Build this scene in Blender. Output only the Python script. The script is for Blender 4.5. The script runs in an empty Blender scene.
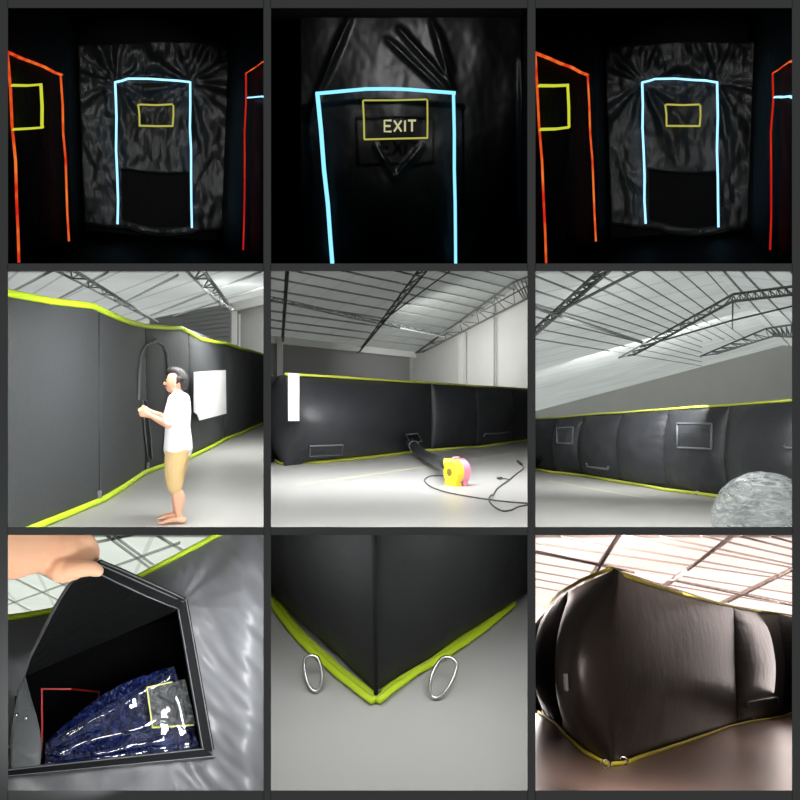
import bpy, bmesh, math, random
from mathutils import Vector, Matrix, noise
from mathutils.bvhtree import BVHTree
random.seed(7)
SC = bpy.context.scene
COL = SC.collection
F = 700.0
V = Vector
CAM = V((0, 0, 1.65))
NEAR, FARD = 0.9, 120.0

# ------------------------------------------------------------------ materials
def mat(name, col, rough=.5, spec=.5, bump=None, metal=0., vary=0., vscale=3., trans=None, coat=0.):
    m = bpy.data.materials.new(name); m.use_nodes = True
    nt = m.node_tree; b = nt.nodes['Principled BSDF']
    b.inputs['Base Color'].default_value = (*col, 1)
    b.inputs['Roughness'].default_value = rough
    b.inputs['Specular IOR Level'].default_value = spec
    b.inputs['Metallic'].default_value = metal
    b.inputs['Coat Weight'].default_value = coat
    tc = nt.nodes.new('ShaderNodeTexCoord')
    if vary:
        n = nt.nodes.new('ShaderNodeTexNoise'); n.inputs['Scale'].default_value = vscale; n.inputs['Detail'].default_value = 4
        mx = nt.nodes.new('ShaderNodeMix'); mx.data_type = 'RGBA'
        mx.inputs['A'].default_value = (*[c * (1 - vary) for c in col], 1)
        mx.inputs['B'].default_value = (*[min(1, c * (1 + vary)) for c in col], 1)
        nt.links.new(tc.outputs['Object'], n.inputs['Vector'])
        nt.links.new(n.outputs['Fac'], mx.inputs['Factor'])
        nt.links.new(mx.outputs['Result'], b.inputs['Base Color'])
    if bump:
        sc, st, dist = bump
        n = nt.nodes.new('ShaderNodeTexNoise'); n.inputs['Scale'].default_value = sc; n.inputs['Detail'].default_value = 5
        bp = nt.nodes.new('ShaderNodeBump'); bp.inputs['Strength'].default_value = st; bp.inputs['Distance'].default_value = dist
        nt.links.new(tc.outputs['Object'], n.inputs['Vector'])
        nt.links.new(n.outputs['Fac'], bp.inputs['Height'])
        nt.links.new(bp.outputs['Normal'], b.inputs['Normal'])
    return m

def wrinkle_mat(name, col, rough, scale, strength, dist, stretch=(1, 1, 1), spec=.5):
    """creased sheet: ridged noise bump"""
    m = mat(name, col, rough, spec)
    nt = m.node_tree; b = nt.nodes['Principled BSDF']; tc = nt.nodes['Texture Coordinate']
    mp = nt.nodes.new('ShaderNodeMapping'); mp.inputs['Scale'].default_value = stretch
    nt.links.new(tc.outputs['Object'], mp.inputs['Vector'])
    n1 = nt.nodes.new('ShaderNodeTexNoise'); n1.inputs['Scale'].default_value = scale; n1.inputs['Detail'].default_value = 3
    n1.inputs['Distortion'].default_value = 1.2
    r = nt.nodes.new('ShaderNodeMath'); r.operation = 'SUBTRACT'; r.inputs[1].default_value = .5
    a = nt.nodes.new('ShaderNodeMath'); a.operation = 'ABSOLUTE'
    n2 = nt.nodes.new('ShaderNodeTexNoise'); n2.inputs['Scale'].default_value = scale * 4; n2.inputs['Detail'].default_value = 4
    ad = nt.nodes.new('ShaderNodeMath'); ad.operation = 'MULTIPLY_ADD'; ad.inputs[1].default_value = .35
    bp = nt.nodes.new('ShaderNodeBump'); bp.inputs['Strength'].default_value = strength; bp.inputs['Distance'].default_value = dist
    L = nt.links.new
    L(mp.outputs[0], n1.inputs['Vector']); L(mp.outputs[0], n2.inputs['Vector'])
    L(n1.outputs['Fac'], r.inputs[0]); L(r.outputs[0], a.inputs[0])
    L(n2.outputs['Fac'], ad.inputs[0]); L(a.outputs[0], ad.inputs[2])
    L(ad.outputs[0], bp.inputs['Height']); L(bp.outputs['Normal'], b.inputs['Normal'])
    return m

def glow(name, col, s):
    m = bpy.data.materials.new(name); m.use_nodes = True
    nt = m.node_tree; nt.nodes.clear()
    e = nt.nodes.new('ShaderNodeEmission'); o = nt.nodes.new('ShaderNodeOutputMaterial')
    e.inputs[0].default_value = (*col, 1); e.inputs[1].default_value = s
    nt.links.new(e.outputs[0], o.inputs[0])
    return m

def streak_glow(name, c1, c2, s, scale):
    """worn glowing tape: two hues along its length"""
    m = glow(name, c1, s); nt = m.node_tree
    e = [n for n in nt.nodes if n.type == 'EMISSION'][0]
    tc = nt.nodes.new('ShaderNodeTexCoord'); n = nt.nodes.new('ShaderNodeTexNoise'); n.inputs['Scale'].default_value = scale
    mx = nt.nodes.new('ShaderNodeMix'); mx.data_type = 'RGBA'
    rp = nt.nodes.new('ShaderNodeMapRange'); rp.inputs['From Min'].default_value = .35; rp.inputs['From Max'].default_value = .65
    mx.inputs['A'].default_value = (*c1, 1); mx.inputs['B'].default_value = (*c2, 1)
    nt.links.new(tc.outputs['Object'], n.inputs['Vector']); nt.links.new(n.outputs['Fac'], rp.inputs['Value'])
    nt.links.new(rp.outputs[0], mx.inputs['Factor']); nt.links.new(mx.outputs['Result'], e.inputs[0])
    return m

def roof_mat(name, col, stripe, direction, period, tl=.5):
    """translucent corrugated sheet; stripe = darker share of each lap joint"""
    m = bpy.data.materials.new(name); m.use_nodes = True
    nt = m.node_tree; nt.nodes.clear(); N = nt.nodes.new; L = nt.links.new
    o = N('ShaderNodeOutputMaterial'); d = N('ShaderNodeBsdfDiffuse'); t = N('ShaderNodeBsdfTranslucent'); mx = N('ShaderNodeMixShader')
    mx.inputs[0].default_value = tl
    tc = N('ShaderNodeTexCoord'); dp = N('ShaderNodeVectorMath'); dp.operation = 'DOT_PRODUCT'; dp.inputs[1].default_value = direction
    mu = N('ShaderNodeMath'); mu.operation = 'MULTIPLY'; mu.inputs[1].default_value = 1 / period
    fr = N('ShaderNodeMath'); fr.operation = 'FRACT'; lt = N('ShaderNodeMath'); lt.operation = 'LESS_THAN'; lt.inputs[1].default_value = .08
    cm = N('ShaderNodeMix'); cm.data_type = 'RGBA'
    cm.inputs['A'].default_value = (*col, 1); cm.inputs['B'].default_value = (*[c * stripe for c in col], 1)
    n = N('ShaderNodeTexNoise'); n.inputs['Scale'].default_value = .25; mr = N('ShaderNodeMapRange'); mr.inputs['To Min'].default_value = .8; mr.inputs['To Max'].default_value = 1.2
    vm = N('ShaderNodeVectorMath'); vm.operation = 'SCALE'
    L(tc.outputs['Object'], dp.inputs[0]); L(dp.outputs['Value'], mu.inputs[0]); L(mu.outputs[0], fr.inputs[0]); L(fr.outputs[0], lt.inputs[0])
    L(lt.outputs[0], cm.inputs['Factor']); L(tc.outputs['Object'], n.inputs['Vector']); L(n.outputs['Fac'], mr.inputs['Value'])
    L(cm.outputs['Result'], vm.inputs[0]); L(mr.outputs[0], vm.inputs['Scale'])
    L(vm.outputs[0], d.inputs[0]); L(vm.outputs[0], t.inputs[0])
    L(d.outputs[0], mx.inputs[1]); L(t.outputs[0], mx.inputs[2]); L(mx.outputs[0], o.inputs[0])
    return m

def hexc(h):
    c = [int(h[i:i + 2], 16) / 255 for i in (0, 2, 4)]
    return tuple(x / 12.92 if x <= .04045 else ((x + .055) / 1.055) ** 2.4 for x in c)

M = {}
M['frame'] = mat('charcoal_board', (.21, .215, .215), .8, .2)
M['pale_board'] = mat('pale_bounce_board', (.55, .55, .54), .9, .1)  # pale so the added dividers bounce light into the bays
M['divider'] = mat('divider_board', (.008, .008, .008), .9, .05)
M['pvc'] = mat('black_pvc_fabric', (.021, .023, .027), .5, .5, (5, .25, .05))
M['pvc_flat'] = mat('black_pvc_smooth', (.046, .050, .053), .6, .35, (9, .25, .02))
M['pvc_brown'] = mat('black_pvc_warm', (.016, .0125, .011), .33, .38, (3, .25, .06))
M['pvc_close'] = wrinkle_mat('black_pvc_sheen_grey', (.15, .155, .165), .45, 2.6, .12, .03)  # black fabric; its sheen is lightened into the base grey
M['pvc_corner'] = mat('black_pvc_corner', (.012, .013, .0135), .6, .3, (10, .5, .01))
M['webbing'] = mat('black_webbing', (.007, .0075, .0085), .75, .12, (60, .3, .003))
M['flap_in'] = wrinkle_mat('black_flap_cloth', (.0022, .0025, .0025), .6, 7, .4, .01, spec=.15)
M['thread'] = mat('pale_thread', (.15, .155, .165), .8, .2)
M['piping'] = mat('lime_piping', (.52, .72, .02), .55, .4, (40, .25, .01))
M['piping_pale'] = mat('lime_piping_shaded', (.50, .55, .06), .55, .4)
M['piping_gold'] = mat('golden_piping', (.62, .55, .05), .55, .4)
M['seam'] = mat('dark_seam', (.006, .006, .006), .8, .2)
M['mesh'] = mat('dark_mesh_window', (.03, .033, .038), .5, .4, (30, .5, .02))
M['outline'] = mat('grey_webbing', (.13, .14, .15), .6, .4)
M['steel'] = mat('galvanised_steel', (.55, .55, .53), .25, .5, metal=1.)
M['truss'] = mat('grey_painted_steel', (.10, .105, .10), .6)
M['truss_pink'] = mat('rosy_painted_steel', (.72, .60, .57), .6)
M['truss_light'] = mat('pale_painted_steel', (.75, .76, .74), .6)
M['purlin'] = mat('purlin_steel', (.34, .35, .34), .6)
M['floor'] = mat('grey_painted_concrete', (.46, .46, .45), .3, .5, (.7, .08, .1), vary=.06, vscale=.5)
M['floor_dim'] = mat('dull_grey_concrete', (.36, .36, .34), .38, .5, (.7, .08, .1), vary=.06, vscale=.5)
M['floor_close'] = mat('grey_concrete_close', (.42, .42, .41), .4, .4, (6, .1, .01), vary=.05, vscale=2)
M['floor_brown'] = mat('brown_painted_concrete', (.33, .235, .20), .3, .5, (.7, .06, .1), vary=.08, vscale=.4)
M['line'] = mat('faded_yellow_floor_paint', (.56, .54, .38), .5, .3)
M['wall'] = mat('pale_plaster', (.55, .55, .52), .85, .2, vary=.08, vscale=.6)
M['wall_dark'] = mat('grey_shutter', (.27, .27, .27), .7, .3)
M['white'] = mat('white_painted_steel', (.72, .72, .69), .6)
M['paper'] = mat('white_paper', (.85, .85, .84), .8, .2)
M['skin'] = mat('skin', hexc('d8a184'), .5, .35, (25, .1, .01), vary=.07, vscale=12)
M['skin_close'] = mat('skin_close', hexc('e3b18f'), .5, .35, (60, .12, .002), vary=.08, vscale=14)
M['nail'] = mat('finger_nail', hexc('e7b9a4'), .25, .5)
M['hair'] = mat('black_hair', (.012, .010, .009), .5, .4, (60, .6, .02))
M['shirt'] = mat('white_cotton', (.72, .72, .74), .85, .2, (9, .3, .03))
M['shorts'] = mat('khaki_cotton', hexc('c3a877'), .85, .2, (12, .3, .03), vary=.08, vscale=8)
M['seam_khaki'] = mat('khaki_seam', hexc('9a8057'), .9, .2)
M['eye'] = mat('dark_eye', (.02, .015, .012), .2)
M['lip'] = mat('lips', hexc('b5705f'), .5)
M['yellow'] = mat('yellow_plastic', (.90, .74, .03), .35, .5)
M['pink'] = mat('pink_plastic', (.92, .30, .42), .35, .5)
M['dark'] = mat('dark_plastic', (.02, .02, .02), .5)
M['grille'] = mat('brown_grille', (.22, .14, .03), .5)
M['cable'] = mat('grey_cable', (.06, .065, .065), .5)
M['dark_wall'] = wrinkle_mat('black_room_fabric', (.0035, .0035, .0035), .6, 1.2, .3, .1, spec=.12)
M['sheet'] = wrinkle_mat('black_plastic_sheet', (.016, .017, .017), .42, 1.1, .5, .12, (1.5, 1, .8), spec=.45)
M['sheet_dim'] = wrinkle_mat('dull_plastic_sheet', (.004, .0042, .004), .40, .9, .10, .08, (1.5, 1, .8), spec=.3)
M['blue'] = glow('blue_glow_tape', (.30, .68, 1.0), 1.9)
M['ice'] = glow('ice_blue_glow_tape', (.22, .66, .95), 1.5)
M['red'] = streak_glow('red_glow_tape', (.72, .018, .008), (1.0, .20, .03), .9, 5)
M['deep_red'] = streak_glow('deep_red_glow_tape', (.62, .01, .012), (.75, .03, .01), .75, 4)
M['lime_glow'] = glow('lime_glow_tape', (.62, .66, .04), 1.0)
M['yel_glow'] = glow('yellow_glow_tape', (.55, .53, .10), .85)
M['pale_glow'] = glow('pale_glow_letters', (.6, .6, .32), .9)
M['blue_reflection'] = wrinkle_mat('blue_reflection_sheet', (.008, .024, .16), .2, 12, 1., .09, spec=1.)
M['film_gray'] = wrinkle_mat('crumpled_clear_film', (.12, .13, .14), .2, 14, .9, .03, spec=.8)
M['red_tape'] = mat('red_tape', (.75, .03, .04), .4)
M['lime_tape'] = mat('lime_tape', (.58, .62, .05), .4)
M['grey_vinyl'] = wrinkle_mat('grey_vinyl_gusset', (.11, .12, .12), .4, 9, .4, .02)

def ball_material():
    m = bpy.data.materials.new('clear_wrinkled_plastic'); m.use_nodes = True
    nt = m.node_tree; nt.nodes.clear(); N = nt.nodes.new; L = nt.links.new
    o = N('ShaderNodeOutputMaterial'); tr = N('ShaderNodeBsdfTransparent'); tr.inputs[0].default_value = (.93, .95, .95, 1)
    p = N('ShaderNodeBsdfPrincipled'); p.inputs['Base Color'].default_value = (.66, .70, .70, 1); p.inputs['Roughness'].default_value = .18
    mx = N('ShaderNodeMixShader'); tc = N('ShaderNodeTexCoord'); mp = N('ShaderNodeMapping'); mp.inputs['Scale'].default_value = (1.2, 1.2, 3.2)
    mp.inputs['Rotation'].default_value = (.3, .5, .2)
    n = N('ShaderNodeTexNoise'); n.inputs['Scale'].default_value = 3.4; n.inputs['Detail'].default_value = 6; n.inputs['Distortion'].default_value = 1.6
    mr = N('ShaderNodeMapRange'); mr.inputs['From Min'].default_value = .38; mr.inputs['From Max'].default_value = .68
    mr.inputs['To Min'].default_value = .18; mr.inputs['To Max'].default_value = .75
    bp = N('ShaderNodeBump'); bp.inputs['Strength'].default_value = .7; bp.inputs['Distance'].default_value = .06
    L(tc.outputs['Object'], mp.inputs[0]); L(mp.outputs[0], n.inputs['Vector']); L(n.outputs['Fac'], mr.inputs['Value'])
    L(mr.outputs[0], mx.inputs[0]); L(n.outputs['Fac'], bp.inputs['Height']); L(bp.outputs[0], p.inputs['Normal'])
    L(tr.outputs[0], mx.inputs[1]); L(p.outputs[0], mx.inputs[2]); L(mx.outputs[0], o.inputs[0])
    return m
M['pvc_brown'].node_tree.nodes['Principled BSDF'].inputs['Base Color'].default_value = (.011, .0085, .0075, 1)
M['ball'] = ball_material()

def clear_material():
    m = bpy.data.materials.new('clear_vinyl_pane'); m.use_nodes = True
    nt = m.node_tree; nt.nodes.clear(); N = nt.nodes.new; L = nt.links.new
    o = N('ShaderNodeOutputMaterial'); tr = N('ShaderNodeBsdfTransparent'); g = N('ShaderNodeBsdfGlossy'); g.inputs['Roughness'].default_value = .06
    mx = N('ShaderNodeMixShader'); mx.inputs[0].default_value = .05
    L(tr.outputs[0], mx.inputs[1]); L(g.outputs[0], mx.inputs[2]); L(mx.outputs[0], o.inputs[0])
    return m
M['clear'] = clear_material()

# ------------------------------------------------------------------ bays
class Bay:
    """one compartment: local axes x across, y into the depth, z up; origin at the viewer's eye"""
    def __init__(s, rect, hor, h=0.):
        s.rect = rect; s.h = h
        y = V((hor[0] - 400, F, 400 - hor[1])).normalized()
        z = (V((0, 0, 1)) - y * y.z).normalized(); x = y.cross(z)
        s.R = Matrix((x, y, z)).transposed()
        s.Rt = s.R.transposed()
        s.M = Matrix.Translation(CAM) @ s.R.to_4x4()
        x0, y0, x1, y1 = rect; g = 2.4
        x0 -= g; x1 += g; y0 -= g; y1 += g
        w = [((0, 0, 0), (F, -(x0 - 400), 0)), ((0, 0, 0), (-F, x1 - 400, 0)),
             ((0, 0, 0), (0, (400 - y0), -F)), ((0, 0, 0), (0, -(400 - y1), F)), ((0, NEAR + .045, 0), (0, 1, 0))]
        s.planes = [(s.Rt @ V(c), (s.Rt @ V(n)).normalized()) for c, n in w]
    def ray(s, px, py):
        return s.Rt @ V((px - 400, F, 400 - py))
    def at(s, px, py, Y):
        d = s.ray(px, py); return d * (Y / d.y)
    def on(s, px, py, pl):
        d = s.ray(px, py); c, n = pl; return d * (c.dot(n) / d.dot(n))
    def fl(s, px, py):
        return s.on(px, py, (V((0, 0, -s.h)), V((0, 0, 1))))
    def proj(s, p):
        w = s.R @ p; return 400 + F * w.x / w.y, 400 - F * w.z / w.y
    def up(s, p, py):
        a, b = 0., 1.
        f = lambda t: s.proj(p + V((0, 0, t)))[1] - py
        for _ in range(12):
            fa, fb = f(a), f(b)
            if abs(fb - fa) < 1e-9: break
            a, b = b, b - fb * (b - a) / (fb - fa)
        return p + V((0, 0, b))

def plane3(a, b, c):
    n = (b - a).cross(c - a).normalized()
    if n.z < 0: n = -n
    return a, n

BAYS = {}
class G:
    """collects one mesh"""
    def __init__(s): s.v = []; s.f = []
    def add(s, vs, fs):
        o = len(s.v); s.v += [V(p) for p in vs]; s.f += [tuple(o + i for i in f) for f in fs]; return s
    def quad(s, a, b, c, d): return s.add([a, b, c, d], [(0, 1, 2, 3)])
    def poly(s, pts): return s.add(pts, [tuple(range(len(pts)))])
    def hexa(s, lo, hi):
        """prism between two equal loops"""
        n = len(lo)
        fs = [tuple(range(n))[::-1], tuple(range(n, 2 * n))]
        fs += [(i, (i + 1) % n, n + (i + 1) % n, n + i) for i in range(n)]
        return s.add(list(lo) + list(hi), fs)
    def box(s, c, ax, ay, az):
        """box from half axes"""
        c, ax, ay, az = V(c), V(ax), V(ay), V(az)
        return s.hexa([c - ax - ay - az, c + ax - ay - az, c + ax + ay - az, c - ax + ay - az],
                      [c - ax - ay + az, c + ax - ay + az, c + ax + ay + az, c - ax + ay + az])
    def bar(s, a, b, w, t, up=(0, 0, 1)):
        a, b = V(a), V(b); d = (b - a).normalized(); u = V(up); x = d.cross(u)
        if x.length < 1e-5: x = d.cross(V((1, 0, 0)))
        x.normalize(); z = x.cross(d)
        return s.box((a + b) / 2, (b - a) / 2, x * w / 2, z * t / 2)
    def tube(s, pts, r, n=8, closed=False, side=None):
        """r: number, list of numbers or list of (across side, along other)"""
        pts = [V(p) for p in pts]; k = len(pts)
        if not isinstance(r, (list, tuple)): r = [r] * k
        prev = V(side) if side else None; rings = []
        for i, p in enumerate(pts):
            if closed: d = pts[(i + 1) % k] - pts[i - 1]
            else: d = pts[min(i + 1, k - 1)] - pts[max(i - 1, 0)]
            d.normalize()
            if prev is None: prev = d.orthogonal()
            x = prev - d * prev.dot(d)
            if x.length < 1e-5: x = d.orthogonal()
            x.normalize(); y = d.cross(x); prev = x if not side else V(side)
            ra, rb = r[i] if isinstance(r[i], (list, tuple)) else (r[i], r[i])
            rings.append([p + x * (math.cos(2 * math.pi * j / n) * ra) + y * (math.sin(2 * math.pi * j / n) * rb) for j in range(n)])
        vs = [q for ring in rings for q in ring]; fs = []
        for i in range(k if closed else k - 1):
            a, b = i * n, ((i + 1) % k) * n
            fs += [(a + j, a + (j + 1) % n, b + (j + 1) % n, b + j) for j in range(n)]
        if not closed:
            fs += [tuple(range(n))[::-1], tuple(range((k - 1) * n, k * n))]
        return s.add(vs, fs)
    def limb(s, pts, r, n=14, side=None):
        """tapering tube with round ends"""
        pts = [V(p) for p in pts]
        r = list(r)
        g2 = lambda q: q if isinstance(q, (list, tuple)) else (q, q)
        d0 = (pts[0] - pts[1]).normalized(); d1 = (pts[-1] - pts[-2]).normalized()
        P, Rr = [], []
        m0, m1 = max(g2(r[0])), max(g2(r[-1]))
        m0 = min(g2(r[0])); m1 = min(g2(r[-1]))
        for a in (80, 55, 28):
            P.append(pts[0] + d0 * m0 * math.sin(math.radians(a))); c = math.cos(math.radians(a)); Rr.append(tuple(x * c for x in g2(r[0])))
        # smooth the middle by Catmull-Rom
        K = len(pts)
        for i in range(K - 1):
            p0, p1, p2, p3 = pts[max(i - 1, 0)], pts[i], pts[i + 1], pts[min(i + 2, K - 1)]
            for j in range(5):
                t = j / 5
                P.append(.5 * (2 * p1 + (p2 - p0) * t + (2 * p0 - 5 * p1 + 4 * p2 - p3) * t * t + (3 * p1 - p0 - 3 * p2 + p3) * t ** 3))
                A, B = g2(r[i]), g2(r[i + 1]); Rr.append((A[0] + (B[0] - A[0]) * t, A[1] + (B[1] - A[1]) * t))
        P.append(pts[-1]); Rr.append(g2(r[-1]))
        for a in (28, 55, 80):
            P.append(pts[-1] + d1 * m1 * math.sin(math.radians(a))); c = math.cos(math.radians(a)); Rr.append(tuple(x * c for x in g2(r[-1])))
        return s.tube(P, Rr, n, side=side)
    def ball(s, c, r, n=16, axes=None):
        c = V(c); r = V((r, r, r)) if not isinstance(r, (tuple, list, Vector)) else V(r)
        A = axes or (V((1, 0, 0)), V((0, 1, 0)), V((0, 0, 1)))
        vs = []; m = n // 2
        for i in range(1, m):
            th = math.pi * i / m
            for j in range(n):
                ph = 2 * math.pi * j / n
                vs.append(c + A[0] * r.x * math.sin(th) * math.cos(ph) + A[1] * r.y * math.sin(th) * math.sin(ph) + A[2] * r.z * math.cos(th))
        top, bot = len(vs), len(vs) + 1
        vs += [c + A[2] * r.z, c - A[2] * r.z]
        fs = [(i * n + j, (i + 1) * n + j, (i + 1) * n + (j + 1) % n, i * n + (j + 1) % n) for i in range(m - 2) for j in range(n)]
        fs += [(top, j, (j + 1) % n) for j in range(n)] + [(bot, (m - 2) * n + (j + 1) % n, (m - 2) * n + j) for j in range(n)]
        return s.add(vs, fs)
    def lathe(s, c, axis, prof, n=28, ref=None):
        """prof: (along axis, radius)"""
        axis = V(axis).normalized(); x = (V(ref) if ref else axis.orthogonal()); x = (x - axis * x.dot(axis)).normalized(); y = axis.cross(x)
        vs = [V(c) + axis * a + (x * math.cos(2 * math.pi * j / n) + y * math.sin(2 * math.pi * j / n)) * r for a, r in prof for j in range(n)]
        fs = [(i * n + j, i * n + (j + 1) % n, (i + 1) * n + (j + 1) % n, (i + 1) * n + j) for i in range(len(prof) - 1) for j in range(n)]
        fs += [tuple(range(n))[::-1], tuple(range((len(prof) - 1) * n, len(prof) * n))]
        return s.add(vs, fs)
    def grid(s, fn, nu, nv):
        vs = [fn(i / nu, j / nv) for i in range(nu + 1) for j in range(nv + 1)]
        fs = [(i * (nv + 1) + j, (i + 1) * (nv + 1) + j, (i + 1) * (nv + 1) + j + 1, i * (nv + 1) + j + 1) for i in range(nu) for j in range(nv)]
        return s.add(vs, fs)
    def shell(s, fn, nu, nv, off):
        """closed sheet: grid plus its copy moved by off"""
        a = [fn(i / nu, j / nv) for i in range(nu + 1) for j in range(nv + 1)]
        b = [p + V(off) for p in a]; k = len(a); q = nv + 1
        fs = []
        for i in range(nu):
            for j in range(nv):
                f = (i * q + j, (i + 1) * q + j, (i + 1) * q + j + 1, i * q + j + 1)
                fs += [f, tuple(k + x for x in f[::-1])]
        rim = [i * q for i in range(nu + 1)] + [nu * q + j for j in range(1, q)] + [i * q + nv for i in range(nu - 1, -1, -1)] + [j for j in range(nv - 1, 0, -1)]
        fs += [(rim[i], rim[(i + 1) % len(rim)], k + rim[(i + 1) % len(rim)], k + rim[i]) for i in range(len(rim))]
        return s.add(a + b, fs)

def tidy(bm, bay, clip):
    if clip and bay:
        for c, n in bay.planes:
            geom = bm.verts[:] + bm.edges[:] + bm.faces[:]
            bmesh.ops.bisect_plane(bm, geom=geom, dist=1e-6, plane_co=c, plane_no=n, clear_inner=True)
    bmesh.ops.recalc_face_normals(bm, faces=bm.faces[:])

def empty(name, bay, base, label, cat, group=None):
    o = bpy.data.objects.new(name, None); COL.objects.link(o)
    o.empty_display_size = .1
    o.matrix_world = bay.M @ Matrix.Translation(V(base))
    o['label'] = label; o['category'] = cat
    if group: o['group'] = group
    o['_b'] = 0
    ORG[o.name] = (bay, V(base)); del o['_b']
    return o
ORG = {}

def put(name, g, m, bay=None, parent=None, label=None, cat=None, group=None, kind=None, clip=True, smooth=False, remesh=None, facing=None, bevel=None):
    bm = bmesh.new()
    vs = [bm.verts.new(p) for p in g.v]
    for f in g.f:
        try: bm.faces.new([vs[i] for i in f])
        except ValueError: pass
    if remesh:
        vox, it = remesh
        bmesh.ops.recalc_face_normals(bm, faces=bm.faces[:])
        me0 = bpy.data.meshes.new('t'); bm.to_mesh(me0); bm.free()
        t = bpy.data.objects.new('t', me0); COL.objects.link(t)
        r = t.modifiers.new('r', 'REMESH'); r.mode = 'VOXEL'; r.voxel_size = vox
        k = t.modifiers.new('s', 'SMOOTH'); k.iterations = it; k.factor = .5
        dg = bpy.context.evaluated_depsgraph_get(); ev = t.evaluated_get(dg)
        me1 = bpy.data.meshes.new_from_object(ev)
        bm = bmesh.new(); bm.from_mesh(me1)
        bpy.data.objects.remove(t); bpy.data.meshes.remove(me0); bpy.data.meshes.remove(me1)
        smooth = True
    tidy(bm, bay, clip)
    if not bm.verts:
        bm.free(); return None
    if parent is not None:
        bay, base = ORG[parent.name]
    else:
        lo = V([min(v.co[i] for v in bm.verts) for i in range(3)]); hi = V([max(v.co[i] for v in bm.verts) for i in range(3)])
        base = V(((lo.x + hi.x) / 2, (lo.y + hi.y) / 2, lo.z))
    if facing is not None:      # open sheets: normals towards the viewer
        for f in bm.faces:
            if f.normal.dot(f.calc_center_median()) * facing > 0: f.normal_flip()
    for v in bm.verts: v.co -= base
    me = bpy.data.meshes.new(name); bm.to_mesh(me); bm.free()
    if smooth:
        for p in me.polygons: p.use_smooth = True
    me.materials.append(m)
    o = bpy.data.objects.new(name, me); COL.objects.link(o)
    if parent is not None:
        o.parent = parent; ORG[o.name] = (bay, base)
    else:
        o.matrix_world = (bay.M if bay else Matrix.Identity(4)) @ Matrix.Translation(base)
        ORG[o.name] = (bay, base)
    if label: o['label'] = label
    if cat: o['category'] = cat
    if group: o['group'] = group
    if kind: o['kind'] = kind
    return o

def struct(name, g, m, bay=None, **k): return put(name, g, m, bay, kind='structure', **k)

# ------------------------------------------------------------------ the rack that holds the nine compartments
XB = [(-500, 8), (263.5, 271), (527.5, 535.5), (792, 1300)]
YB = [(-500, 8), (263.5, 271), (527, 535), (790.5, 1300)]
def scr(px, py, d): return CAM + V((px - 400, F, 400 - py)) * (d / F)
n = 1
def rim(xa, xb, ya, yb):
    global n
    q = [(xa, ya), (xb, ya), (xb, yb), (xa, yb)]
    e = .6
    q2 = [(xa + e, ya + e), (xb - e, ya + e), (xb - e, yb - e), (xa + e, yb - e)]
    struct('trim_%d' % n, G().hexa([scr(*p, NEAR) for p in q], [scr(*p, NEAR + .03) for p in q2]), M['frame']); n += 1
for a, b in XB: rim(a, b, -500, 1300)
for a, b in YB:
    for (xa, xb) in ((7.5, 264), (270.5, 528), (535, 792.5)): rim(xa, xb, a, b)
D0 = NEAR + .032
k = 1
def slab(xa, xb, ya, yb, m):
    global k
    q = [(xa, ya), (xb, ya), (xb, yb), (xa, yb)]
    struct('wall_partition_%d' % k, G().hexa([scr(*p, D0) for p in q], [scr(*p, FARD) for p in q]), m); k += 1
for x in (1.5, 267.2, 531.5, 798.5):  # unseen dividers added to stop light leaks; the pale ones also bounce light
    slab(x - .7, x + .7, -6, 267.1, M['divider']); slab(x - .7, x + .7, 267.3, 806, M['pale_board'])
for y, mm in ((1.5, 0), (266.8, 0), (267.7, 1), (531, 1), (797.0, 1)):
    t = .7 if mm and y > 300 or y < 100 else .35
    for (xa, xb) in ((2.4, 266.3), (268.1, 530.6), (532.4, 797.6)): slab(xa, xb, y - t, y + t, M['pale_board'] if mm else M['divider'])

# ------------------------------------------------------------------ shared builders
def flat(bay, name, pl, m, kind='structure', ext=200, lift=0, parent=None, thick=0.):
    """a large plane through pl, cut to the compartment"""
    c, nn = pl; n = nn.normalized(); x = n.orthogonal().normalized(); y = n.cross(x); c = c + n * lift
    q = [c - x * ext - y * ext, c + x * ext - y * ext, c + x * ext + y * ext, c - x * ext + y * ext]
    g = G().poly(q)
    o = put(name, g, m, bay, kind=kind, parent=parent)
    return o

def glow_over(bay, pl, lift, strength, col=(1, 1, 1)):
    c, n = pl
    m = glow('added_glow_above_roof', col, strength)  # unseen glowing sheet added over the roof to light it from behind
    return flat(bay, 'roof_glow', (c, n), m, lift=lift)

def line3(bay, pl, a, b): return bay.on(*a, pl), bay.on(*b, pl)

def purlins(bay, roof, pl, segs, w, m, drop=.1):
    for a, b in segs:
        p, q = line3(bay, pl, a, b)
        p = p - pl[1] * drop; q = q - pl[1] * drop
        put('purlin', G().bar(p, q, w, w * 1.6, pl[1]), m, bay, parent=roof)

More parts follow.
